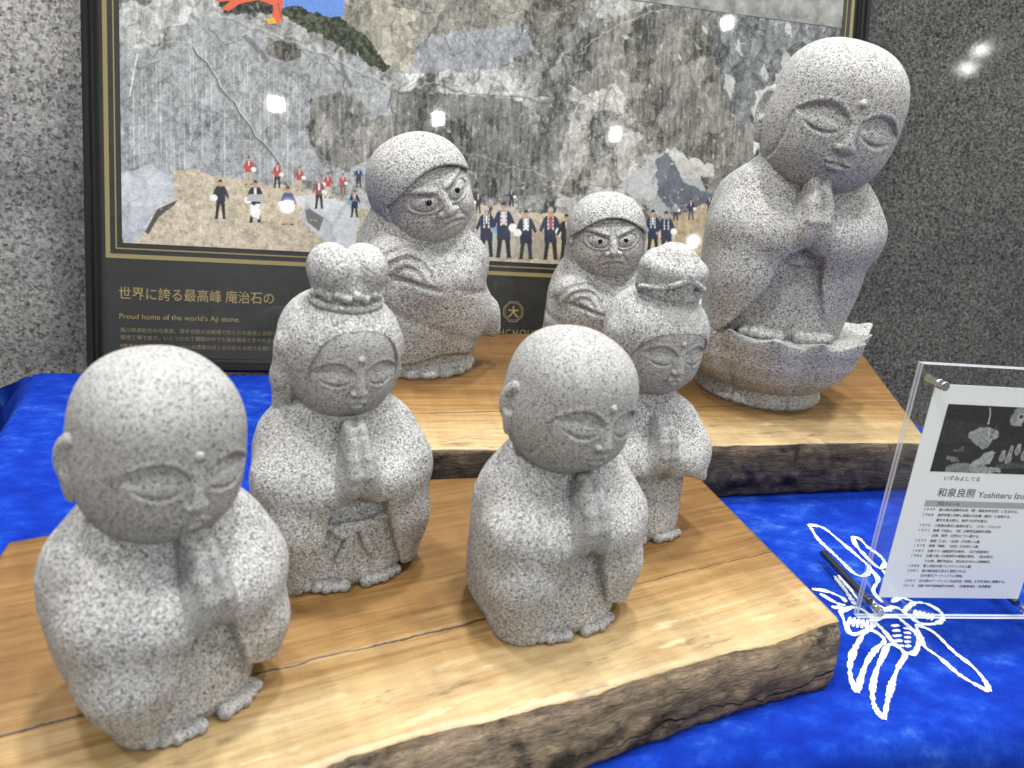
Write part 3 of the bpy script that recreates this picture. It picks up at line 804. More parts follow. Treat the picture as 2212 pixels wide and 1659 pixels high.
    # ground and the boulders on it
    P(Q((300, 560), (262, 540), (300, 420), (345, 380), (420, 370), (520, 388), (600, 400), (690, 412), (760, 440), (1000, 430), (1080, 455), (1200, 460), (1440, 480), (1560, 455), (1600, 640), (1000, 640)), (0.43, 0.365, 0.275), soil)
    P(Q((1450, 470), (1560, 425), (1640, 480), (1600, 640), (1480, 600)), (0.34, 0.265, 0.18), soil)
    P(Q((258, 375), (330, 357), (372, 380), (385, 432), (342, 452), (318, 500), (285, 528), (258, 520)), (0.46, 0.475, 0.51), smooth)
    P(Q((258, 440), (335, 448), (316, 502), (284, 528), (258, 520)), (0.40, 0.415, 0.45), smooth)
    P(Q((342, 452), (385, 432), (380, 442), (345, 470), (322, 508), (316, 500)), (0.06, 0.055, 0.05))
    P(Q((640, 425), (690, 415), (745, 440), (775, 470), (770, 545), (700, 520), (660, 480)), (0.45, 0.46, 0.475), smooth)
    P(Q((660, 455), (668, 450), (700, 470), (690, 500), (665, 480)), (0.12, 0.12, 0.12))
    P(Q((745, 425), (800, 415), (800, 450), (765, 455)), (0.42, 0.43, 0.43), smooth)
    P(Q((1030, 470), (1060, 440), (1110, 450), (1130, 490), (1180, 490), (1180, 560), (1030, 560)), (0.36, 0.33, 0.28), smooth)
    P(Q((980, 490), (1065, 500), (1070, 570), (980, 570)), (0.36, 0.36, 0.36), smooth)
    rr = np.random.default_rng(3)
    for i in range(420):
        px, py = rr.uniform(300, 1540), rr.uniform(400, 605); s = rr.uniform(0.6, 2.0)
        cx, cy = q(px, py)
        k = rr.choice([0.16, 0.55, 0.6]); R.ell(cx, cy, s * 1.4, s * 0.7, (k, k * 0.85, k * 0.66), 0.5)
    # excavator on the ridge
    OR = (0.55, 0.10, 0.045)
    P(Q((455, -40), (615, -40), (612, 12), (606, 52), (588, 52), (592, 14), (560, 2), (520, 10), (496, 26), (478, 22), (500, 4), (470, 6), (455, -5)), OR)
    R.line(Q((602, 10), (612, 50)), 2, (0.3, 0.05, 0.03))
    P(Q((575, 42), (592, 40), (600, 52), (580, 54)), (0.55, 0.33, 0.05))
    # people standing in the quarry
    def man(x, y, hgt, shirt, trous, helm=1, vest=None, happi=False, hair=(0.025, 0.02, 0.02), skin=(0.36, 0.22, 0.16), arms=1.0, camo=False):
        k = hgt / 100.0
        def p(dx, dy): return q(x + dx * k * 0.80, y - dy * k)
        def PL(pts, col, tex=None): P([p(*a) for a in pts], col, tex)
        PL([(-13, 50), (13, 50), (14, 28), (16, 2), (7, 2), (4, 26), (0, 40), (-4, 26), (-8, 2), (-17, 2), (-14, 26)], trous)
        if camo:
            for i in range(9):
                r5 = np.random.default_rng(60 + i); PL([(r5.uniform(-16, 10), b) for b in (r5.uniform(5, 45),) * 1] * 1 + [(r5.uniform(-16, 16), r5.uniform(5, 48)) for _ in range(3)], (0.65, 0.65, 0.65))
        PL([(-19, 1), (-7, 1), (-8, 5), (-17, 5)], (0.02, 0.02, 0.02)); PL([(6, 1), (18, 1), (16, 5), (7, 5)], (0.02, 0.02, 0.02))
        PL([(-10, 84), (10, 84), (15, 81), (21, 70), (27, 57), (22, 52), (15, 63), (15, 45 - 12 * happi), (-15, 45 - 12 * happi), (-15, 63), (-22, 52), (-27, 57), (-21, 70), (-15, 81)], shirt)
        PL([(-3, 84), (3, 84), (2, 66), (-1, 66)], (0.6, 0.6, 0.6) if vest is None else vest)
        if vest: PL([(-4, 83), (4, 83), (4, 60), (-4, 60)], vest)
        if happi:
            PL([(-7, 83), (-5, 83), (-4, 58), (-7, 58)], (0.62, 0.62, 0.66)); PL([(7, 83), (5, 83), (4, 58), (7, 58)], (0.62, 0.62, 0.66))
            for j in range(3): PL([(-7, 79 - 7 * j), (-4, 79 - 7 * j), (-4, 77 - 7 * j), (-7, 77 - 7 * j)], shirt); PL([(7, 79 - 7 * j), (4, 79 - 7 * j), (4, 77 - 7 * j), (7, 77 - 7 * j)], shirt)
        PL([(22, 53), (30, 54), (27, 46), (22, 47)], skin); PL([(-22, 53), (-30, 54), (-27, 46), (-22, 47)], skin)
        PL([(-4, 86), (4, 86), (3, 82), (-3, 82)], skin)
        c = p(0, 91); R.ell(c[0], c[1], 4.8 * k * PR / 1800 * 1.0, 7.4 * k * PR / 1800, skin)
        PL([(-6.5, 90), (-6, 97), (-2, 100.5), (3, 100.5), (6, 97), (6.5, 90), (4.5, 94), (-4.5, 94)], hair)
        if helm:
            c = p(21 if helm > 0 else -21, 54); col = (0.62, 0.62, 0.62) if abs(helm) == 1 else (0.10, 0.30, 0.55)
            R.ell(c[0], c[1], 9 * k * PR / 1800, 8 * k * PR / 1800, col)
    RED, NAVY, BLK, KH = (0.33, 0.055, 0.05), (0.018, 0.020, 0.045), (0.014, 0.014, 0.016), (0.40, 0.31, 0.19)
    man(1032, 462, 46, NAVY, BLK, -1); man(1104, 447, 40, NAVY, BLK, 1); man(1057, 470, 32, NAVY, BLK, 0)
    man(1457, 477, 42, (0.22, 0.22, 0.23), BLK, 1); man(1490, 476, 46, NAVY, (0.04, 0.05, 0.09), 1); man(1530, 464, 42, NAVY, (0.06, 0.06, 0.05), 2); man(1562, 440, 40, BLK, BLK, 0)
    man(539, 400, 62, RED, KH, 1); man(600, 407, 55, RED, BLK, 1); man(648, 413, 53, RED, KH, 1)
    man(709, 428, 55, RED, (0.42, 0.36, 0.28), -1); man(741, 420, 44, RED, (0.14, 0.09, 0.05), 1); man(690, 452, 68, (0.20, 0.06, 0.06), BLK, 1, (0.6, 0.6, 0.6), hair=(0.30, 0.18, 0.13))
    man(775, 406, 46, (0.02, 0.03, 0.10), BLK, 0, hair=(0.35, 0.45, 0.55)); man(766, 470, 60, NAVY, BLK, -2, happi=True)
    man(478, 474, 86, (0.022, 0.022, 0.034), BLK, -1, (0.022, 0.022, 0.034)); man(553, 482, 92, BLK, BLK, -1, (0.55, 0.55, 0.55), camo=True)
    P(Q((538, 420), (570, 420), (574, 436), (558, 436), (534, 434)), (0.33, 0.33, 0.34))
    man(623, 487, 84, (0.045, 0.065, 0.16), KH, -1, (0.045, 0.065, 0.16))
    man(1050, 556, 110, NAVY, BLK, 2, happi=True, hair=(0.35, 0.35, 0.35)); man(1087, 558, 122, NAVY, BLK, 1, (0.5, 0.5, 0.5), happi=True)
    man(1135, 561, 108, NAVY, (0.03, 0.03, 0.04), -1, (0.6, 0.6, 0.62), happi=True); man(1188, 562, 114, NAVY, BLK, 1, RED, happi=True, hair=(0.35, 0.34, 0.33))
    man(1222, 562, 100, BLK, BLK, 0)
    man(1408, 548, 95, NAVY, BLK, -2, happi=True); man(1437, 552, 96, NAVY, BLK, 1, NAVY, happi=True)
    R.a *= (1 + 0.35 * (vnoise(sh, 60, 21, (1, 1), 2) - 0.5))[..., None]
    return R

def printed(name, R, x0, z0, dx, dz, y, parent, rough=0.5, gain=1.0):
    """dense sheet whose vertices carry the printed colours (row 0 = top)"""
    h, w = R.h, R.w
    V = np.zeros((h, w, 3), np.float32)
    V[..., 0] = x0 + dx * (np.arange(w) / (w - 1))[None]; V[..., 1] = y; V[..., 2] = (z0 + dz - dz * (np.arange(h) / (h - 1)))[:, None]
    i = np.arange(h * w).reshape(h, w)
    F = np.stack([i[1:, :-1], i[1:, 1:], i[:-1, 1:], i[:-1, :-1]], -1).reshape(-1, 4)
    t = NT(name + "_ink")
    col = t.n('ShaderNodeAttribute', attribute_name='ink').outputs['Color']
    t.out(Base_Color=col, Roughness=rough, **{'Specular_IOR_Level': 0.3})
    o = mesh_obj(name, V.reshape(-1, 3), F, t.m, parent, smooth=False)
    a = o.data.attributes.new('ink', 'FLOAT_COLOR', 'POINT')
    c = np.ones((h * w, 4), np.float32); c[:, :3] = np.clip(R.a.reshape(-1, 3) * gain, 0.004, 0.85)
    a.data.foreach_set('color', c.ravel())
    return o
printed('quarry_photograph', paint_quarry(), PX0, PZ0, (W_ - 1) / PR, (H_ - 1) / PR, -0.0046, root_p, gain=1.3)
# the strip of the photograph above the picture's edge
t = NT("quarry_top"); v = t.coord('Object')
t.out(Base_Color=t.ramp(t.noise(v, 40, 5, 0.6), [(0.35, (0.08, 0.08, 0.08)), (0.7, (0.35, 0.35, 0.34))]), Roughness=0.5)
sheet('quarry_photograph', (PX0, ZTOP, PX1, PZ1), -0.0046, t.m, root_p)

def lettering(name, text, x, z, y, mat, parent, width=None, height=None, bold=0.0, spacing=1.0, shear=0.0, thick=0.00015, depth_axis=True):
    cu = bpy.data.curves.new(name, 'FONT'); cu.body = text; cu.size = 0.01; cu.offset = bold * 0.01; cu.space_character = spacing; cu.shear = shear
    cu.extrude = 0.0; cu.resolution_u = 3; cu.fill_mode = 'FRONT'
    ob = bpy.data.objects.new(name, cu); COL.objects.link(ob)
    dg = bpy.context.evaluated_depsgraph_get()
    me = bpy.data.meshes.new_from_object(ob.evaluated_get(dg))
    bpy.data.objects.remove(ob)
    n = len(me.vertices); co = np.zeros(n * 3, np.float32); me.vertices.foreach_get('co', co); co = co.reshape(-1, 3)
    if n == 0: return None
    x0, x1 = co[:, 0].min(), co[:, 0].max(); h = co[:, 1].max()
    sx = width / (x1 - x0) if width else (height / h)
    sy = height / h if height else sx
    nv = np.zeros_like(co); nv[:, 0] = x + (co[:, 0] - x0) * sx; nv[:, 1] = y; nv[:, 2] = z + co[:, 1] * sy
    me.vertices.foreach_set('co', nv.ravel()); me.update(); me.name = name
    me.materials.clear(); me.materials.append(mat)
    o = bpy.data.objects.new(name, me); COL.objects.link(o); o.parent = parent
    return o
def ul(px, py): return uv(px, py)
M_GOLD2 = plain("gold_ink_dull", (0.20, 0.160, 0.065), 0.5)
a, c = uv(259, 644)
lettering('title_lettering', "世界に誇る最高峰 庵治石の", a, c, -0.0046, M_GOLD, root_p, width=0.0137 * 12.6, height=0.0135, bold=0.004)
a, c = uv(260, 688)
lettering('subtitle_lettering', "Proud home of the world's Aji stone.", a, c, -0.0046, M_GOLD, root_p, width=0.1335, bold=-0.002)
for py, s, wd in ((716, "香川県高松市の北東部、源平合戦の古戦場で知られる屋島と波穏やかな", 0.187), (732, "御用丁場であり、いくつかの丁場群の中でも最大最高と言われる大丁場", 0.187), (750, "9業者からなる組合です。山への畏敬の念と石の匠たる誇りを胸に、日々", 0.1865)):
    a, c = uv(262, py)
    lettering('paragraph_lettering', s, a, c, -0.0046, M_GOLD2, root_p, width=wd)
def octagon(r, w, cx, cz, y, mat, name):
    V, F = [], []
    for rr in (r, r - w):
        k = rr * 0.42
        for dx, dz in ((-k, rr), (k, rr), (rr, k), (rr, -k), (k, -rr), (-k, -rr), (-rr, -k), (-rr, k)): V.append((cx + dx, y, cz + dz))
    for i in range(8): F.append((i, (i + 1) % 8, 8 + (i + 1) % 8, 8 + i))
    return mesh_obj(name, V, F, mat, root_p, smooth=False)
ea, ec = uv(1107, 673)
octagon(0.0132, 0.0010, ea, ec, -0.0046, M_GOLD, 'emblem_ring'); octagon(0.0110, 0.0006, ea, ec, -0.0046, M_GOLD, 'emblem_ring')
lettering('emblem_lettering', "大", ea - 0.0075, ec - 0.0062, -0.0046, M_GOLD, root_p, width=0.015, height=0.0135, bold=0.030)
a, c = uv(1058, 724)
lettering('name_lettering', "OHCHOUBA", a, c, -0.0046, M_GOLD, root_p, width=0.0735, height=0.0085, spacing=1.25)

def clear_sheet(name, wav):
    """thin clear glazing: see-through with a mirror-like surface reflection"""
    t = NT(name)
    tr = t.n('ShaderNodeBsdfTransparent', {'Color': (0.97, 0.985, 0.98, 1)}).outputs[0]
    v = t.coord('Object')
    kw = {'Color': (1, 1, 1, 1), 'Roughness': 0.02}
    if wav: kw['Normal'] = t.bump(t.noise(v, 9, 2, 0.4), 1.0, wav)
    gl = t.n('ShaderNodeBsdfGlossy', kw).outputs[0]
    fr = t.n('ShaderNodeFresnel', {'IOR': 1.49}).outputs[0]
    fr = t.math('MULTIPLY', fr, t.math('SUBTRACT', 1.0, t.n('ShaderNodeNewGeometry').outputs['Backfacing']))   # only the outer face mirrors
    mx = t.n('ShaderNodeMixShader', {0: fr, 1: tr, 2: gl}).outputs[0]
    out = [n for n in t.t.nodes if n.type == 'OUTPUT_MATERIAL'][0]
    t.t.links.new(mx, out.inputs['Surface'])
    return t.m
sheet('glazing', (0.015, 0.015, POSTER_W - 0.015, POSTER_H - 0.015), -0.0088, clear_sheet("clear_acrylic_glazing", 0.0003), root_p)
# ---------------------------------------------------------------- acrylic card stand
SB = Vector((0.4077, 0.4341, 0.0015)); SD = Vector((0.99491, -0.10077, 0)).normalized()
stand = thing('card_stand', "clear acrylic card stand with metal standoffs holding a printed profile card", 'card stand', SB, math.atan2(SD.y, SD.x))
stand.rotation_euler.x = -math.radians(2.75)
PW, PH = 0.1515, 0.205
M_CLEAR = clear_sheet("clear_acrylic", 0.0)
t = NT("acrylic_edge")
tr = t.n('ShaderNodeBsdfTransparent', {'Color': (0.75, 0.80, 0.90, 1)}).outputs[0]
gb = t.n('ShaderNodeBsdfPrincipled', {'Base Color': (0.72, 0.76, 0.84, 1), 'Roughness': 0.15}).outputs[0]
mx = t.n('ShaderNodeMixShader', {0: 0.55, 1: tr, 2: gb}).outputs[0]
t.t.links.new(mx, [n for n in t.t.nodes if n.type == 'OUTPUT_MATERIAL'][0].inputs['Surface'])
M_EDGE = t.m
def plate(name, y0, y1):
    o = box_mesh(name, (0, y0, 0), (PW, y1, PH), None, stand, 0.0)
    o.data.materials.append(M_CLEAR); o.data.materials.append(M_EDGE)
    for p in o.data.polygons: p.material_index = 0 if abs(p.normal.y) > 0.9 else 1
    return o
plate('front_plate', 0.0, 0.0026); plate('back_plate', 0.0034, 0.0060)
CX0, CZ0, CX1, CZ1 = 0.0152, 0.0168, 0.1352, 0.1903
card = box_mesh('printed_card', (CX0, 0.0028, CZ0), (CX1, 0.0033, CZ1), plain("white_card", (0.88, 0.88, 0.88), 0.6), stand)
M_INK = plain("black_ink", (0.012, 0.012, 0.014), 0.6)
YI = 0.00266
# black and white photograph of a carver at work
def carver():
    R = Raster(300, 188)
    n = vnoise((188, 300), 12, 3, (1, 1), 4); f, e = facets((188, 300), 22, 8); fi = vnoise((188, 300), 40, 5, (1, 1), 2)
    R.a[:] = (0.012 + 0.02 * n)[..., None]
    tone = 0.45 + 0.7 * n + 0.5 * (fi - 0.5)
    def P(pts, k, op=1.0): R.poly(pts, (k, k, k), tone, op)
    P([(0, 40), (110, 52), (110, 100), (0, 110)], 0.045)
    P([(30, 118), (95, 112), (96, 160), (30, 165)], 0.03); P([(46, 122), (70, 118), (72, 128), (48, 130)], 0.16)
    # forearm and hand with the tool
    P([(70, 75), (95, 62), (128, 60), (150, 70), (152, 84), (140, 92), (136, 108), (128, 120), (116, 122), (100, 104), (80, 92)], 0.42)
    for a, b in (((120, 68), (148, 78)), ((114, 76), (142, 90)), ((108, 86), (134, 104)), ((104, 96), (124, 116))): R.line([a, b], 2.0, (0.10, 0.10, 0.10), 0.8)
    R.line([(108, 5), (114, 22), (116, 46)], 3, (0.5, 0.5, 0.5)); R.ell(116, 48, 3, 3, (0.5, 0.5, 0.5)); R.line([(122, 60), (128, 88)], 3, (0.55, 0.55, 0.55)); R.line([(140, 55), (130, 90)], 2.5, (0.12, 0.12, 0.12))
    # wrapped block being carved
    P([(95, 168), (112, 150), (125, 138), (146, 120), (158, 128), (150, 160), (128, 172)], 0.5)
    P([(40, 172), (62, 160), (96, 158), (110, 176), (100, 188), (40, 188)], 0.30); P([(100, 170), (128, 164), (150, 172), (146, 188), (104, 188)], 0.42); P([(150, 170), (185, 172), (190, 185), (150, 188)], 0.50)
    P([(34, 140), (60, 148), (70, 158), (34, 152)], 0.25)
    # mask and goggles of the carver
    P([(172, 6), (200, 0), (214, 20), (206, 46), (184, 50), (170, 40)], 0.34); R.ell(196, 26, 9, 9, (0.55, 0.55, 0.55)); R.ell(196, 26, 6, 6, (0.06, 0.06, 0.06)); P([(206, 0), (236, 0), (240, 30), (222, 40), (212, 18)], 0.30)
    P([(182, 38), (206, 34), (204, 50), (186, 52)], 0.5)
    # small figures on the bench
    for cx, cy, k in ((178, 140, 1.0), (196, 146, 1.1), (214, 120, 1.0), (236, 132, 1.2), (258, 140, 1.1), (196, 120, 0.7)):
        R.ell(cx, cy, 8 * k, 14 * k, (0.30, 0.30, 0.30)); R.ell(cx, cy - 14 * k, 5.5 * k, 6 * k, (0.38, 0.38, 0.38)); R.line([(cx - 4, cy - 4), (cx + 3, cy + 8)], 1.5, (0.05, 0.05, 0.05))
    P([(165, 160), (300, 150), (300, 170), (170, 172)], 0.10)
    return R
printed('workshop_photograph', carver(), 0.0290, 0.1235, 0.092, 0.0525, YI, card)
lines = [
    (0.1170, 0.0420, 0.0032, "いずみよしてる", 0.0290, 0.0),
    (0.1040, 0.0400, 0.0078, "和泉良照", 0.0306, 0.002),
    (0.1035, 0.0735, 0.0052, "Yoshiteru Izumi", 0.0450, -0.001),
    (0.0965, 0.0420, 0.0030, "プロフィール", 0.0185, 0.03),
    (0.0918, 0.0330, 0.0026, "1949", 0.0085, 0.0), (0.0918, 0.0450, 0.0030, "香川県木田郡牟礼町（現・高松市牟礼町）に生まれる。", 0.066, 0.012),
    (0.0874, 0.0330, 0.0026, "1968", 0.0085, 0.0), (0.0874, 0.0450, 0.0030, "高校卒業と同時に家業の石材業（墓石）に従事する。", 0.061, 0.012),
    (0.0832, 0.0450, 0.0030, "墓石を造る傍ら、独学で仏像を彫る。", 0.043, 0.012),
    (0.0786, 0.0330, 0.0026, "1970", 0.0085, 0.0), (0.0786, 0.0450, 0.0030, "三枝惣太郎氏に彫塑を習う。（グループコッパ）", 0.055, 0.012),
    (0.0744, 0.0330, 0.0026, "1971", 0.0085, 0.0), (0.0744, 0.0450, 0.0030, "彫塑「作品A」（首）が県展奨励賞を受賞。", 0.049, 0.012),
    (0.0702, 0.0450, 0.0030, "以後、県展・日展などで入選する。", 0.040, 0.012),
    (0.0656, 0.0330, 0.0026, "1977", 0.0085, 0.0), (0.0656, 0.0450, 0.0030, "彫塑「乙女」（全身）が日展に入選。", 0.042, 0.012),
    (0.0614, 0.0330, 0.0026, "1978", 0.0085, 0.0), (0.0614, 0.0450, 0.0030, "彫塑「裸婦」（全身）が日展に入選。", 0.042, 0.012),
    (0.0570, 0.0330, 0.0026, "1983", 0.0085, 0.0), (0.0570, 0.0450, 0.0030, "石彫で十一面観音像を制作。（北海道浦河町）", 0.052, 0.012),
    (0.0528, 0.0330, 0.0026, "1986", 0.0085, 0.0), (0.0528, 0.0450, 0.0030, "石彫で役ノ行者神変大菩薩を制作。（室太郎坊）", 0.057, 0.012),
    (0.0484, 0.0450, 0.0030, "その他、関町作品は、西日本を中心に多数制作。", 0.056, 0.012),
    (0.0440, 0.0330, 0.0026, "1988", 0.0085, 0.0), (0.0440, 0.0450, 0.0030, "第１回石の里フェスティバル入選。", 0.041, 0.012),
    (0.0398, 0.0330, 0.0026, "2001", 0.0085, 0.0), (0.0398, 0.0450, 0.0030, "香川県伝統工芸士に認定される。", 0.038, 0.012),
    (0.0356, 0.0450, 0.0030, "石の里のアーティストに参加。", 0.036, 0.012),
    (0.0310, 0.0330, 0.0026, "2003", 0.0085, 0.0), (0.0310, 0.0450, 0.0030, "石の里のアーティスト出品作品「家族」を宇多津町に寄贈する。", 0.074, 0.012),
    (0.0266, 0.0330, 0.0026, "2018", 0.0085, 0.0), (0.0266, 0.0450, 0.0030, "石彫で松平容保座像を制作。（京都會津会・會津墓地）", 0.063, 0.012),
]
band = mesh_obj('heading_band', [(0.0320, YI + 0.00003, 0.0952), (0.122, YI + 0.00003, 0.0952), (0.122, YI + 0.00003, 0.1002), (0.0320, YI + 0.00003, 0.1002)], [(0, 1, 2, 3)], plain("grey_ink", (0.42, 0.42, 0.43), 0.6), card, smooth=False)
for z, x, hgt, s, wd, bold in lines:
    lettering('lettering', s, x, z, YI - 0.00002, M_INK, card, width=wd, height=0.0021 if len(s) == 4 and s.isdigit() else None, bold=bold, spacing=1.35 if len(s) == 4 and s.isdigit() else 1.0)
M_STEEL = plain("brushed_steel", (0.62, 0.61, 0.58), 0.22, 1.0)
M_ROD = plain("dark_steel_rod", (0.16, 0.16, 0.17), 0.28, 1.0)
def cyl(name, x, z, prof, mat, parent, n=28):
    """turned metal piece along the local y axis; prof = (y, radius)"""
    V, F = [], []
    for y, r in prof:
        for i in range(n):
            a = 2 * math.pi * i / n; V.append((x + r * math.cos(a), y, z + r * math.sin(a)))
    for k in range(len(prof) - 1):
        for i in range(n): F.append((k * n + i, (k + 1) * n + i, (k + 1) * n + (i + 1) % n, k * n + (i + 1) % n))
    F.append(list(range(n))); F.append([(len(prof) - 1) * n + i for i in range(n)][::-1])
    o = mesh_obj(name, V, F, mat, parent, smooth=False)
    md = o.modifiers.new('bevel', 'BEVEL'); md.width = 0.0003; md.segments = 2; md.limit_method = 'ANGLE'
    return o
for x, z in ((0.0128, 0.1925), (0.1385, 0.1925)):
    cyl('standoff', x, z, [(-0.0105, 0.0026), (-0.0105, 0.0034), (-0.0052, 0.0034), (-0.0048, 0.0028), (-0.0042, 0.0034), (0.009, 0.0034), (0.009, 0.002)], M_STEEL, stand)
for x, z in ((0.0112, 0.0105), (0.1388, 0.0105)):
    s_ = cyl('standoff', x, z, [(-0.0095, 0.0022), (-0.0095, 0.0032), (-0.004, 0.0032), (-0.0036, 0.0026), (-0.003, 0.0032), (0.0, 0.0032)], M_STEEL, stand)
    cyl('rear_leg', x, z, [(0.0062, 0.0030), (0.080, 0.0030), (0.0805, 0.0024)], M_ROD, stand)
# ---------------------------------------------------------------- carved stone figures (front = -y, unit = width of the head)
def put(name, sdf, parent, scale, mat, rot=None, off=(0, 0, 0)):
    V, Fc = sdf.mesh()
    if rot is not None: V = V @ rotm(rot).T
    V = (V + np.array(off)) * scale
    return mesh_obj(name, V, Fc, mat, parent)

def gauss(v, w): return np.exp(-(v / w) ** 2)
def win(v, a, b, w):
    return 1 / (1 + np.exp(-np.clip((v - a) / w, -40, 40))) / (1 + np.exp(-np.clip((b - v) / w, -40, 40)))

def surf_y(S, x, z):
    """front surface of a field at (x, z)"""
    i = int(round((x - S.lo[0]) / S.h)); k = int(round((z - S.lo[2]) / S.h))
    col = S.F[i, :, k]; j = int(np.argmax(col < 0))
    return float(S.ax[1][j])

def calm_face(S, mole=True, eye_w=0.95):
    """closed eyes under arched brows, small nose, mouth"""
    def fn(x, y, z):
        ex = np.abs(x)
        zb = 0.150 - 3.0 * (ex - 0.21) ** 2
        zl = -0.050 + 2.2 * (ex - 0.215) ** 2
        t = np.clip((zb - z) / (zb - zl), 0, 1.4)
        side = win(ex, 0.055, 0.40, 0.012)
        inside = win(zb - z, 0.0, 9, 0.007) * np.clip(1.0 - t, 0, 1) ** 1.3
        d = 0.048 * side * inside * eye_w
        d = d - 0.010 * gauss(ex - 0.215, 0.11) * gauss(t - 0.62, 0.3)
        d = d + 0.026 * gauss(z - zl, 0.0095) * win(ex, 0.105, 0.32, 0.015)
        d = d - 0.004 * gauss(z - zl + 0.034, 0.018) * win(ex, 0.11, 0.33, 0.03)
        d = d - 0.006 * gauss(z - zb - 0.022, 0.022) * side
        d = d - 0.018 * gauss(ex - 0.24, 0.12) * gauss(z + 0.2, 0.12)      # cheeks
        return d * (y < -0.12)
    S.disp(fn)
    y0 = surf_y(S, 0, 0.06); y1 = surf_y(S, 0, -0.12)
    S.cap((0, y0 + 0.012, 0.090), (0, y1 - 0.036, -0.105), 0.030, 0.046, 0.030)
    for s in (-1, 1):
        S.ell((s * 0.048, y1 - 0.010, -0.122), (0.032, 0.042, 0.026), 0.018)
        S.ell((s * 0.02, y1 - 0.012, -0.152), (0.010, 0.018, 0.008), 0.01, sub=True)
    ym = surf_y(S, 0, -0.235)
    S.ell((0, ym + 0.012, -0.245), (0.115, 0.035, 0.055), 0.04)
    for s in (-1, 1):
        S.ell((s * 0.040, ym - 0.016, -0.222), (0.058, 0.026, 0.018), 0.012, rot=(0, s * 0.22, 0))
    S.ell((0, ym - 0.018, -0.266), (0.066, 0.030, 0.022), 0.012)
    S.tube([(-0.115, ym + 0.004, -0.238), (-0.05, ym - 0.026, -0.242), (0, ym - 0.036, -0.246), (0.05, ym - 0.026, -0.242), (0.115, ym + 0.004, -0.238)], 0.010, 0.008, sub=True)
    S.ell((0, ym + 0.004, -0.297), (0.06, 0.02, 0.012), 0.02, sub=True)
    if mole:
        y2 = surf_y(S, 0, 0.2)
        S.ell((0, y2 - 0.006, 0.2), (0.033, 0.034, 0.033), 0.006)

def skull(h, tall=1.0, fat=0.0):
    S = Sdf((-0.68, -0.74, -0.62 * tall), (0.68, 0.66, 0.66 * tall), h)
    S.ell((0, 0.0, 0.07 * tall), (0.5, 0.53, 0.47 * tall), p=2.35)
    S.ell((0, -0.05, -0.15 * tall), (0.465 + fat, 0.455, 0.36 * tall), 0.14, p=2.2)
    return S

def ear(s, h, parent, scale, mat, rot, off, size=1.35):
    E = Sdf((-0.2, -0.2, -0.34), (0.2, 0.24, 0.32), h)
    E.ell((0, 0.02, 0.04), (0.06, 0.115, 0.17), 0.0, rot=(0.15, 0, 0))
    E.ell((0, -0.02, -0.14), (0.05, 0.06, 0.11), 0.06)
    E.ell((s * 0.062, 0.0, 0.05), (0.045, 0.062, 0.105), 0.03, sub=True, rot=(0.15, 0, 0))
    V, Fc = E.mesh(); V = V * size
    V = V @ rotm((0, 0, s * -0.35)).T + np.array((s * 0.485, 0.05, -0.07))
    V = (V @ rotm(rot).T + np.array(off)) * scale
    return mesh_obj('ear', V, Fc, mat, parent)

def praying_hands(h, parent, scale, mat, z0=0.90, top=1.32, y0=-0.60, lean=0.10, sz=1.0, yaw=0.0):
    S = Sdf((-0.34, -0.34, -0.12), (0.34, 0.34, 0.62), h)
    L = 0.50
    for s in (-1, 1):
        x = s * 0.036
        S.ell((x * 1.2, 0.0, 0.14), (0.078, 0.145, 0.21), 0.02)
        S.cap((s * 0.15, 0.05, -0.03), (x * 1.5, 0.0, 0.10), 0.13, 0.10, 0.06)
        for i, ln in enumerate((0.40, 0.47, 0.50, 0.45)):
            y = -0.105 + 0.062 * i
            S.tube([(x * 1.15, y, 0.17), (x * 1.15, y * 0.86 + 0.012, 0.17 + (ln - 0.17) * 0.55), (x * 0.85, y * 0.72 + 0.03, ln)], [0.052, 0.050, 0.042], 0.012)
        S.tube([(x * 1.6, 0.12, 0.06), (x * 1.5, 0.16, 0.2), (x * 1.0, 0.150, 0.33)], [0.05, 0.044, 0.034], 0.012)
    S.disp(lambda x, y, z: 0.007 * gauss(x, 0.012) * win(z, 0.2, 0.6, 0.03) + 0 * y)
    V, Fc = S.mesh()
    V = V * np.array((sz, sz, (top - z0) / L))
    V[:, 1] += V[:, 2] * lean
    V = (V @ rotm((0, 0, yaw)).T + np.array((0, y0, z0))) * scale
    return mesh_obj('praying_hands', V, Fc, mat, parent)

def foot(s, h, parent, scale, mat, c, size=1.0, yaw=0.0):
    S = Sdf((-0.26, -0.34, -0.02), (0.26, 0.3, 0.24), h)
    S.ell((0, 0.05, 0.03), (0.15, 0.24, 0.11))
    for i in range(5):
        u = (i - 2) / 2.0
        big = 0.052 if i == (0 if s > 0 else 4) else 0.040
        S.cap((u * 0.105, -0.10, 0.045), (u * 0.135, -0.205 + 0.035 * abs(u) + (0.02 * u * s), 0.035), 0.045, big, 0.014)
    S.F = np.maximum(S.F, -S.grid()[2] + 0.0)
    V, Fc = S.mesh(); V = V * size
    V = (V @ rotm((0, 0, yaw)).T + np.array(c)) * scale
    return mesh_obj('foot', V, Fc, mat, parent)

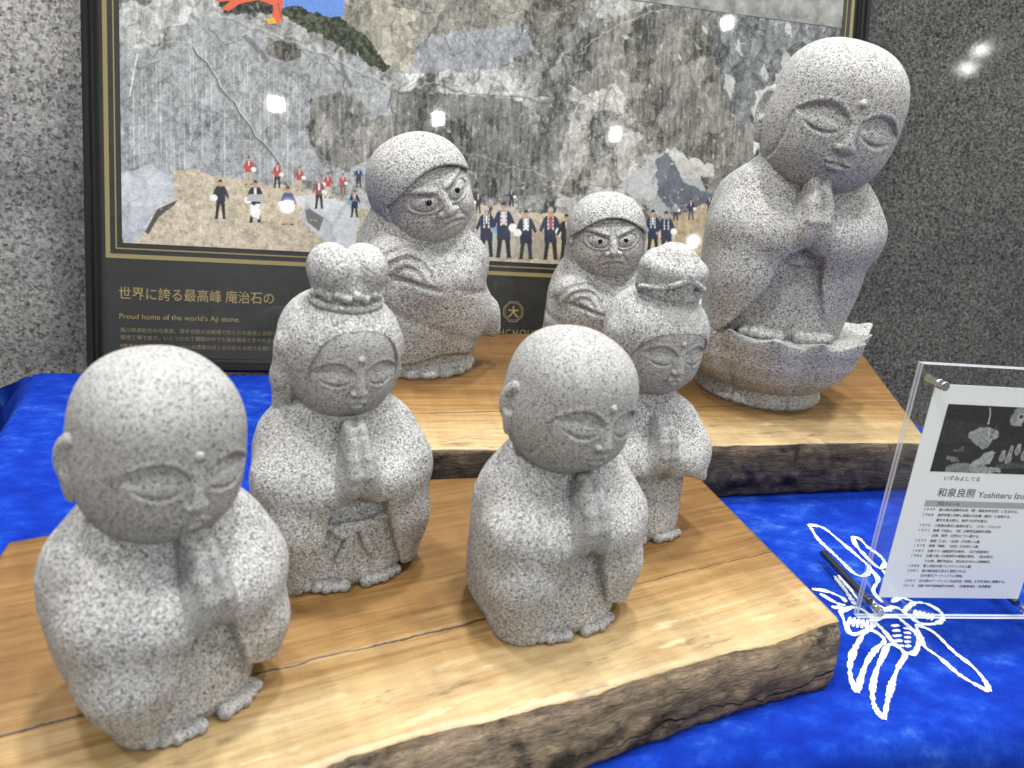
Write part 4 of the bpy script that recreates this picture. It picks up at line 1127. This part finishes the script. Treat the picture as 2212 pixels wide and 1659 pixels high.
def monk(label, loc, yaw, scale, mats, group, head_rot=(0.12, 0, 0), head_off=(0, -0.05, 1.93), tall=1.11, lean=(0, 0), h=0.0125,
         rows=None, cut=None, hands=None, foot_y=-0.385, foot_x=0.0, extra=None, ears=1.0, mole=True, hole=None, fat=0.0, head_mul=1.0, base=0.0, name='monk_statue'):
    root = thing(name, label, 'statue', loc, yaw, lean, group)
    m_robe, m_head = mats
    rows = rows or [(0.0, 0.62, 0.55, 0.56, 0, 0), (0.10, 0.675, 0.60, 0.60, 0, 0), (0.5, 0.695, 0.61, 0.60, 0, 0), (0.85, 0.70, 0.585, 0.575, 0, 0),
                    (1.05, 0.685, 0.50, 0.55, 0, 0), (1.25, 0.61, 0.43, 0.49, 0, 0.02), (1.42, 0.48, 0.36, 0.42, 0, 0.02), (1.60, 0.30, 0.28, 0.33, 0, 0.02), (1.75, 0.2, 0.2, 0.2, 0, 0)]
    c = dict(zt=0.89, l=((0.86, -0.11), (0.45, -0.24), (0.0, -0.36)), r=((0.86, 0.13), (0.45, 0.25), (0.0, 0.36)), depth=0.13,
             lend=-1.0, rend=0.20, belt=0.66)
    c.update(cut or {})
    S = Sdf((-0.95, -0.98, -0.01), (0.95, 0.75, 1.82), h)
    S.loft(rows, p=2.4)
    for s in (-1, 1):
        S.tube([(s * 0.40, -0.06, 1.20), (s * 0.50, -0.28, 0.93), (s * 0.30, -0.42, 0.88), (s * 0.12, -0.50, 0.92)], [0.20, 0.20, 0.18, 0.15], 0.18)
        if s < 0 or c['rend'] > 0:
            if s < 0: S.tube([(s * 0.46, -0.26, 0.82), (s * 0.44, -0.36, 0.5), (s * 0.40, -0.38, 0.10)], [0.24, 0.26, c.get('sb', 0.23)], 0.16)
            else: S.tube([(s * 0.45, -0.27, 0.82), (s * 0.46, -0.34, 0.50), (s * 0.46, -0.34, 0.16)], [0.24, 0.23, 0.19], 0.16)
    lz, lx = np.array(sorted(c['l'])).T; rz_, rx = np.array(sorted(c['r'])).T
    zt, dep = c['zt'], c['depth']
    def open_front(X, Y, Z):
        xl = np.interp(Z, lz, lx); xr = np.interp(Z, rz_, rx)
        arch = zt - 2.0 * (X - 0.5 * (lx[-1] + rx[-1])) ** 2
        d = np.maximum(np.maximum(np.maximum(xl - X, X - xr), Z - arch), Y + 0.2)
        e = np.maximum(np.maximum(Z - (c['rend'] - 0.5 * (X - 0.4)), 0.1 - X), Y - 0.12)        # the right sleeve ends above the ground
        f = np.maximum(np.maximum(Z - (c['lend'] - 0.4 * (-X - 0.4)), X + 0.1), Y - 0.12)
        return np.minimum(d, np.minimum(e, f))
    S.op(open_front, ((-0.95, -0.98, -0.02), (0.95, 0.2, zt)), c.get('ck', 0.03), sub=True)
    inner = [(z, a * c.get('iw', 0.955), (f - dep * (-0.15 if z < 0.06 else -0.10 if z < 0.2 else 0.95 if z < 0.55 else 1.35)), b * 0.9, cx, cy) for z, a, f, b, cx, cy in rows if z < 1.15]
    S.loft(inner, 0.012, p=2.3)
    if extra: extra(S)
    zb = c['belt']
    def folds(x, y, z):
        mid = 0.5 * (lx[-1] + rx[-1])
        d = 0.036 * gauss(z - (zb - 0.03 + 1.5 * (x - mid) ** 2), 0.020) * win(x, lx[-1] - 0.05, rx[-1] + 0.05, 0.03) * (y < -0.2)
        d = d + 0.010 * np.sin(7 * x + 3 * z) * np.sin(6 * y + 4 * z + 1)
        return d
    S.disp(folds)
    X, Y, Z = S.grid()
    S.F = np.maximum(S.F, base - Z)
    put('robe', S, root, scale, m_robe)
    H = skull(h * 0.72, tall, fat)
    calm_face(H, mole)
    hs = scale * head_mul; ho = tuple(v / head_mul for v in head_off)
    put('head', H, root, hs, m_head, head_rot, ho)
    for s in (-1, 1):
        if ears: ear(s, h * 0.8, root, hs, m_head, head_rot, ho, ears)
    kw = dict(z0=0.90, top=1.42, y0=-0.56, sz=1.3); kw.update(hands or {})
    praying_hands(h * 0.8, root, scale, m_head, **kw)
    for s in (-1, 1):
        foot(s, h * 0.8, root, scale, m_head, (s * 0.22 + foot_x, foot_y, base), 1.12, s * 0.12)
    return root

def bow_belt(S):
    """sash tied in a bow over the skirt"""
    y = -0.545
    S.tube([(-0.34, y + 0.06, 0.585), (-0.15, y - 0.002, 0.565), (0.1, y - 0.002, 0.565), (0.36, y + 0.06, 0.585)], 0.030, 0.012)
    for s in (-1, 1):
        S.tube([(0.02, y - 0.015, 0.55), (s * 0.12 + 0.02, y - 0.015, 0.575), (s * 0.18 + 0.02, y - 0.005, 0.53), (s * 0.12 + 0.02, y - 0.015, 0.49), (0.02, y - 0.015, 0.54)], [0.028, 0.032, 0.036, 0.032, 0.024], 0.010)
        S.tube([(0.02 + s * 0.02, y - 0.01, 0.53), (s * 0.08 + 0.02, y - 0.018, 0.40), (s * 0.15 + 0.02, y - 0.02, 0.27)], [0.022, 0.034, 0.042], 0.010)
    S.ell((0.02, y - 0.025, 0.545), (0.036, 0.03, 0.034), 0.008)

def hairdo(root, scale, mat, rot, off, bun, h=0.010, front=0.27, locks=-0.52, side=0.43, bun_size=1.0):
    """hair cap round the face, side locks, bun on top"""
    S = Sdf((-0.80, -0.74, -0.72), (0.80, 0.76, 0.80), h)
    S.ell((0, 0.05, 0.10), (0.575, 0.590, 0.52), p=2.25)
    for s in (-1, 1):
        S.tube([(s * 0.47, 0.02, 0.10), (s * 0.50, 0.03, -0.20), (s * 0.50, 0.06, locks)], [0.16, 0.13, 0.10], 0.08)
    def face(X, Y, Z):
        q = ((np.abs(X) / side) ** 2.6 + (np.maximum(Z + 0.12, 0) / (front + 0.12)) ** 2.6) ** (1 / 2.6)
        return np.maximum((q - 1) * 0.35, Y + 0.06)
    S.op(face, ((-0.7, -0.74, -0.72), (0.7, -0.02, 0.5)), 0.02, sub=True)
    S.disp(lambda x, y, z: 0.012 * gauss(z - (front + 0.10 - 0.6 * x ** 2), 0.02) * (y < -0.2) * 0)
    put('hair', S, root, scale, mat, rot, off)
    B = Sdf((-0.52, -0.52, -0.22), (0.52, 0.52, 0.66), h)
    bun(B)
    put('hair_bun', B, root, scale * bun_size, mat, rot, tuple((np.array(off) + rotm(rot) @ np.array((0, 0.04, 0.60))) / bun_size))

def bun_heart(B):
    B.ell((0, 0, 0.0), (0.30, 0.28, 0.16))
    for s in (-1, 1):
        B.ell((s * 0.145, 0.0, 0.25), (0.225, 0.28, 0.235), 0.10, rot=(0, s * 0.30, 0))
    B.ell((0, 0, 0.12), (0.30, 0.28, 0.16), 0.06)
    B.disp(lambda x, y, z: 0.035 * gauss(x, 0.04) * win(z, 0.30, 0.9, 0.06) + 0 * y)
    n = 11
    for i in range(n):                                   # crimped band at the foot of the bun
        a = math.radians(-78 + 156 * i / (n - 1))
        B.ell((0.315 * math.sin(a), -0.30 * math.cos(a), 0.045 + 0.03 * (i % 2) + 0.03 * math.cos(a)), (0.048, 0.045, 0.040), 0.012)
    B.tube([(0.33 * math.sin(a), -0.31 * math.cos(a), -0.02) for a in np.radians(np.linspace(-85, 85, 12))], 0.035, 0.012)

def bun_lobed(B):
    B.ell((0, 0, 0.0), (0.33, 0.30, 0.14))
    for i in range(7):                                   # melon-like lobes
        a = math.radians(-90 + 51.4 * i)
        B.tube([(0.27 * math.cos(a), 0.25 * math.sin(a), 0.06), (0.245 * math.cos(a), 0.23 * math.sin(a), 0.26), (0.10 * math.cos(a), 0.09 * math.sin(a), 0.42)], [0.13, 0.155, 0.12], 0.025)
    ang = np.radians(np.linspace(-82, 82, 17))
    rim = [(0.40 * math.sin(a), -0.365 * math.cos(a), 0.045 + 0.185 * math.cos(a) ** 2 + 0.018 * math.cos(5 * a)) for a in ang]
    B.tube(rim, 0.030, 0.012)                            # wavy lip of the crown
    B.tube([(0.345 * math.sin(a), -0.315 * math.cos(a), 0.03) for a in ang], 0.05, 0.02)
    for i in range(5):                                   # small flowers under the lip
        a = math.radians(-52 + 26 * i)
        for j in range(4):
            b = j * math.pi / 2 + 0.5
            B.ell((0.375 * math.sin(a) + 0.026 * math.cos(b), -0.345 * math.cos(a), 0.055 + 0.03 * math.cos(a) + 0.026 * math.sin(b)), (0.024, 0.028, 0.024), 0.006)
    B.tube([(0.35 * math.sin(a), -0.32 * math.cos(a), -0.05) for a in ang], 0.035, 0.012)

def daruma(label, loc, yaw, scale, mats, group, head_rot, head_off, body_rows, h=0.0125, wing=True, pupil=None, lean=(0, 0), stretch=1.0):
    root = thing('hooded_sage_statue', label, 'statue', loc, yaw, lean, group)
    m_robe, m_head = mats
    S = Sdf((-1.0, -0.98, -0.01), (1.15, 0.85, 1.95), h)
    S.loft(body_rows, p=2.3)
    # raised arm under the cloth with swirling folds, and the fold that crosses the belly
    S.ell((-0.40, -0.38, 1.16), (0.27, 0.24, 0.24), 0.10)
    S.tube([(-0.40, -0.46, 0.90), (-0.05, -0.54, 0.95), (0.30, -0.48, 1.00), (0.52, -0.22, 1.06)], [0.16, 0.19, 0.18, 0.16], 0.2)
    S.ell((0, -0.25, 0.66), (0.66, 0.42, 0.42), 0.2)
    S.ell((0.44, -0.32, 1.16), (0.24, 0.22, 0.24), 0.14)
    def swirl(x, y, z):
        r = np.sqrt((x + 0.30) ** 2 + ((z - 1.02) * 1.15) ** 2)
        w = win(r, 0.10, 0.36, 0.02) * win(z, 1.02, 1.5, 0.02) * win(x, -0.9, 0.02, 0.03) * (y < -0.1)
        d = 0.013 * np.sin(r * 62) * w
        d = d + 0.045 * gauss(z - (1.015 - 0.22 * (x + 0.3)), 0.022) * win(x, -0.46, 0.0, 0.04) * (y < -0.2)
        return d + 0.03 * gauss(z - 0.99 + 0.2 * np.abs(x), 0.03) * win(x, 0.25, 0.6, 0.05) * (y < -0.1)
    S.disp(swirl)
    if wing:
        S.tube([(0.45, -0.10, 0.80), (0.74, -0.16, 0.54), (0.86, -0.18, 0.38)], [0.24, 0.17, 0.09], 0.16)
        S.ell((0.20, -0.40, 0.62), (0.46, 0.24, 0.34), 0.2)
    def hem(X, Y, Z):
        return Z - (0.20 + 0.045 * np.sin(3.1 * X + 0.6) + 0.03 * np.sin(7 * X)) + 0 * Y
    S.op(hem, ((-1.2, -1, -0.05), (1.2, 0.9, 0.3)), 0.01, sub=True)
    S.disp(lambda x, y, z: 0.016 * np.sin(5 * x + 2.0 * z + 1.2) * np.sin(4 * y - 3 * z) + 0.014 * gauss(z - 0.55 + 0.35 * x, 0.05) * (y < 0))
    S.F = np.maximum(S.F, -S.grid()[2])
    put('robe', S, root, scale * np.array((1, 1, stretch)), m_robe)
    P = Sdf((-0.8, -0.8, -0.01), (0.8, 0.7, 0.34), h)
    P.loft([(0.0, 0.60, 0.56, 0.50, 0.02, -0.02), (0.12, 0.62, 0.58, 0.50, 0.02, -0.02), (0.32, 0.56, 0.50, 0.46, 0.02, 0)], p=2.3)
    for i in range(9):
        a = math.radians(-72 + 18 * i)
        P.ell((0.02 + 0.59 * math.sin(a), -0.03 - 0.54 * math.cos(a), 0.04), (0.10, 0.08, 0.07), 0.03)
    P.F = np.maximum(P.F, -P.grid()[2])
    put('pedestal', P, root, scale, m_head)
    # hood: a thick cap whose front edge arches over the forehead
    Hh = Sdf((-0.72, -0.74, -0.86), (0.72, 0.76, 0.68), h * 0.8)
    Hh.ell((0, 0.05, 0.07), (0.535, 0.565, 0.535), p=2.2)
    Hh.ell((0, 0.15, -0.38), (0.57, 0.46, 0.44), 0.16)
    def opening(X, Y, Z):
        top = 0.335 - 1.05 * np.abs(X) ** 2.0
        return np.maximum(Z - top, Y + 0.13 + 0.10 * np.clip(-Z - 0.1, 0, 1))
    Hh.op(opening, ((-0.72, -0.8, -0.9), (0.72, 0.1, 0.5)), 0.035, sub=True)
    put('hood', Hh, root, scale, m_robe, head_rot, head_off)
    F = Sdf((-0.58, -0.72, -0.66), (0.58, 0.46, 0.5), h * 0.62)
    F.ell((0, -0.03, -0.02), (0.475, 0.465, 0.47), p=2.15)
    F.ell((0, -0.06, -0.20), (0.435, 0.41, 0.33), 0.1)
    def scowl(x, y, z):
        ex = np.abs(x)
        zb = 0.085 + 0.40 * (ex - 0.05) - 0.35 * (ex - 0.05) ** 2
        d = -0.026 * gauss(z - zb - 0.045, 0.036) * win(ex, 0.02, 0.34, 0.02)                 # brow ridge
        d = d + 0.030 * gauss(z - zb + 0.004, 0.016) * win(ex, 0.05, 0.34, 0.02)
        d = d + 0.024 * gauss(ex - 0.022, 0.014) * win(z, 0.06, 0.16, 0.02)                   # furrows between the brows
        e = np.sqrt(((ex - 0.190) / 0.116) ** 2 + ((z - 0.048 - 0.12 * (ex - 0.190)) / 0.070) ** 2)
        d = d - 0.023 * np.exp(-(e ** 2) * 1.2)                                               # bulging eyes and their lids
        d = d + 0.020 * gauss(e - 1.10, 0.11) - 0.012 * gauss(e - 1.42, 0.14) * (z < 0.09)
        d = d + 0.012 * gauss(e - 1.75, 0.12) * (z < 0.02)
        d = d + 0.030 * gauss(z - (-0.225 - 1.7 * x * x), 0.015) * win(ex, -1, 0.165, 0.015)  # down-turned mouth
        d = d - 0.016 * gauss(z - (-0.265 - 1.2 * x * x), 0.022) * win(ex, -1, 0.12, 0.03)
        d = d - 0.016 * gauss(z - (-0.190 - 1.5 * x * x), 0.022) * win(ex, -1, 0.15, 0.03)
        d = d + 0.018 * gauss(ex - (0.115 + 0.60 * (-0.10 - z)), 0.018) * win(z, -0.30, -0.07, 0.02)
        d = d - 0.020 * gauss(ex - 0.29, 0.09) * gauss(z + 0.15, 0.09)
        d = d + 0.010 * gauss(z - (0.225 + 0.2 * x * x), 0.012) * win(ex, -1, 0.20, 0.03) + 0.009 * gauss(z - (0.272 + 0.2 * x * x), 0.012) * win(ex, -1, 0.2, 0.03)
        return d * (y < -0.1)
    F.disp(scowl)
    y0, y1 = surf_y(F, 0, 0.06), surf_y(F, 0, -0.10)
    F.cap((0, y0 + 0.01, 0.07), (0, y1 - 0.035, -0.085), 0.036, 0.058, 0.035)
    for s in (-1, 1):
        F.ell((s * 0.075, y1 - 0.008, -0.105), (0.050, 0.050, 0.036), 0.022)
        F.ell((s * 0.035, y1 - 0.03, -0.142), (0.018, 0.03, 0.010), 0.01, sub=True)
    py_ = surf_y(F, 0.165, 0.055)
    face = put('face', F, root, scale, m_head, head_rot, head_off)
    for s in (-1, 1):
        E = Sdf((-0.05, -0.05, -0.05), (0.05, 0.05, 0.05), 0.006)
        E.ell((0, 0, 0), (0.034, 0.018, 0.034))
        V, Fc = E.mesh()
        V = V + np.array((s * 0.165, py_ + 0.004, 0.055))
        V = (V @ rotm(head_rot).T + np.array(head_off)) * scale
        mesh_obj('pupil', V, Fc, pupil, face)
    return root

def lotus(label, loc, scale, mat, rz=0.0, h=0.0125):
    S = Sdf((-1.15, -1.15, -0.01), (1.15, 1.15, 0.95), h)
    N = 7
    prof_z = [0.0, 0.04, 0.11, 0.16, 0.21, 0.32, 0.48, 0.66, 1.0]
    prof_r = [0.585, 0.61, 0.59, 0.585, 0.66, 0.79, 0.885, 0.925, 0.93]
    def fn(X, Y, Z):
        rho = np.sqrt(X * X + Y * Y); th = np.arctan2(Y, X)
        def layer(ph0, dr, zt):
            ph = 2 * np.abs(((th + ph0) * N / (2 * math.pi)) % 1.0 - 0.5)          # 0 centre .. 1 seam
            amp = np.interp(Z, [0.18, 0.32, 0.56, 0.8], [0.0, 0.10, 0.19, 0.15])
            R = np.interp(Z, prof_z, prof_r) - amp * ph ** 3 + dr + 0.022 * gauss(ph - 0.86, 0.05) * np.interp(Z, [0.3, 0.5], [0.0, 1.0]) - 0.03 * gauss(ph - 1.0, 0.06) + 0.06 * gauss(ph, 0.20) * np.interp(Z, [0.55, 0.78], [0.0, 1.0])
            edge = np.clip((rho - 0.66) / 0.26, 0, 1) ** 2
            top = zt + edge * (0.030 * (1 - ph) + 0.035 * gauss(ph, 0.16) - 0.075 * ph ** 2)
            return np.maximum((rho - R) * 0.85, (Z - top) * 0.9)
        d = np.minimum(layer(0.0, 0.0, 0.725), layer(math.pi / N, -0.07, 0.725))
        return d
    S.op(fn, ((-1.15, -1.15, 0), (1.15, 1.15, 1.0)))
    S.F = np.maximum(S.F, -S.grid()[2])
    V, Fc = S.mesh()
    root = mesh_obj('lotus_pedestal', V * scale, Fc, mat, None, loc=loc)
    root.rotation_euler.z = rz
    return tag(root, label, 'pedestal')
# ---------------------------------------------------------------- figures
M_ROBE = granite("granite_bush_hammered", 0.00058, 0.0011, 1.20, flecks=0.15, level=1.24)
M_HEAD = granite("granite_fine", 0.00056, 0.0003, 0.80, flecks=0.11, level=0.88)
M_ROBE2 = granite("granite_bush_hammered_large", 0.00080, 0.0012, 1.20, flecks=0.15, level=1.10)
M_HEAD2 = granite("granite_fine_large", 0.00080, 0.0006, 1.05, flecks=0.13, level=1.06)
M_PUPIL = plain("black_glass_pupil", (0.004, 0.004, 0.005), 0.06)

GM = (M_ROBE, M_HEAD); GL = (M_ROBE2, M_HEAD2)
G_MONK, G_GOD, G_SAGE = "carved stone monks praying on the boards", "carved stone goddesses on the front board", "carved stone hooded sages on the rear board"
monk("bald stone monk praying alone in the middle of the front board", on_z(1168, 1285, T), math.radians(14), 0.0745, GM, G_MONK, head_rot=(0.12, 0.12, 0.10), head_off=(-0.02, -0.05, 1.93))
monk("bald stone monk nearest the camera at the left end of the front board", on_z(366, 1468, T), math.radians(37), 0.0750, GM, G_MONK, tall=1.16, head_off=(-0.01, -0.06, 1.90), head_rot=(0.12, 0.10, -0.05), cut=dict(sb=0.13, rend=0.26), foot_y=-0.355,
     rows=[(0.0, 0.53, 0.49, 0.50, 0, 0), (0.10, 0.59, 0.545, 0.55, 0, 0), (0.45, 0.69, 0.61, 0.60, 0, 0), (0.85, 0.755, 0.60, 0.60, 0, 0), (1.05, 0.745, 0.52, 0.58, 0, 0), (1.25, 0.67, 0.44, 0.51, 0, 0.02), (1.42, 0.52, 0.37, 0.44, 0, 0.02), (1.60, 0.32, 0.28, 0.33, 0, 0.02), (1.75, 0.2, 0.2, 0.2, 0, 0)])
hr = (0.13, 0.03, 0.05); ho = (0, -0.05, 1.86)
k = monk("stone goddess with a heart-shaped double bun and a bow at her waist", on_z(722, 1185, T), math.radians(15), 0.079, GM, G_GOD, head_rot=hr, head_off=ho, head_mul=0.85, ears=0,
         name='goddess_statue', cut=dict(depth=0.115, zt=0.90, l=((0.9, -0.18), (0.4, -0.28), (0, -0.44)), r=((0.9, 0.22), (0.4, 0.33), (0, 0.46)), rend=0.10, belt=0.74), extra=bow_belt)
hairdo(k, 0.079 * 0.85, M_ROBE, hr, tuple(v / 0.85 for v in ho), bun_heart, front=0.42)
ho = (0, -0.05, 2.12)
k = monk("slim stone goddess with a lobed bun and flower crown at the front board's right", on_z(1348, 1110, T), math.radians(6), 0.0710, GM, G_GOD, head_rot=hr, head_off=ho, head_mul=0.92, tall=1.15, ears=0,
         name='goddess_statue', cut=dict(rend=0.74, lend=0.74, iw=0.84, zt=0.84, depth=0.15, ck=0.09))
hairdo(k, 0.0710 * 0.92, M_ROBE, hr, tuple(v / 0.92 for v in ho), bun_lobed, front=0.30, side=0.47, bun_size=0.98)
rows = [(0.1, 0.70, 0.62, 0.55, 0, 0), (0.3, 0.74, 0.66, 0.56, 0, 0), (0.7, 0.72, 0.60, 0.55, 0, 0), (1.05, 0.70, 0.50, 0.52, 0, 0), (1.30, 0.64, 0.45, 0.50, 0, 0.03), (1.5, 0.54, 0.40, 0.46, 0, 0.05), (1.85, 0.42, 0.30, 0.40, 0, 0.08)]
daruma("taller stone hooded sage tilting his scowling head, behind the goddess with the heart bun", on_z(890, 778, T2), math.radians(10), 0.099, GL, G_SAGE, (0.02, -0.40, 0.16), (0, -0.06, 1.88), rows, pupil=M_PUPIL, stretch=1.07)
daruma("shorter stone hooded sage staring straight out, between the poster and front monk", on_z(1270, 790, T2), math.radians(-9), 0.082, GL, G_SAGE, (0.0, -0.12, 0.0), (0, -0.06, 1.85), rows, pupil=M_PUPIL, wing=False)
L = on_z(1632, 840, T2)
lotus("carved stone lotus pedestal under the largest monk on the rear board", L, 0.1150, M_HEAD2, 0.2)
monk("largest bald stone monk, praying on the lotus pedestal at the right", (L.x - 0.010, L.y - 0.012, L.z + 0.0830), math.radians(-14), 0.115, GL, G_MONK, head_off=(0.11, -0.11, 1.87), head_rot=(0.13, 0.16, 0.0), head_mul=1.08,
     cut=dict(rend=-1, depth=0.085, l=((0.86, -0.10), (0.45, -0.28), (0.0, -0.60)), r=((0.86, 0.13), (0.45, 0.22), (0.0, 0.36))),
     rows=[(0.0, 0.64, 0.56, 0.52, 0, 0), (0.10, 0.65, 0.57, 0.54, 0, 0), (0.5, 0.72, 0.60, 0.57, 0, 0), (0.85, 0.755, 0.57, 0.57, 0, 0), (1.05, 0.735, 0.50, 0.55, 0, 0), (1.25, 0.66, 0.43, 0.49, 0, 0.02), (1.42, 0.48, 0.36, 0.42, 0, 0.02), (1.60, 0.30, 0.28, 0.33, 0, 0.02), (1.75, 0.2, 0.2, 0.2, 0, 0)])
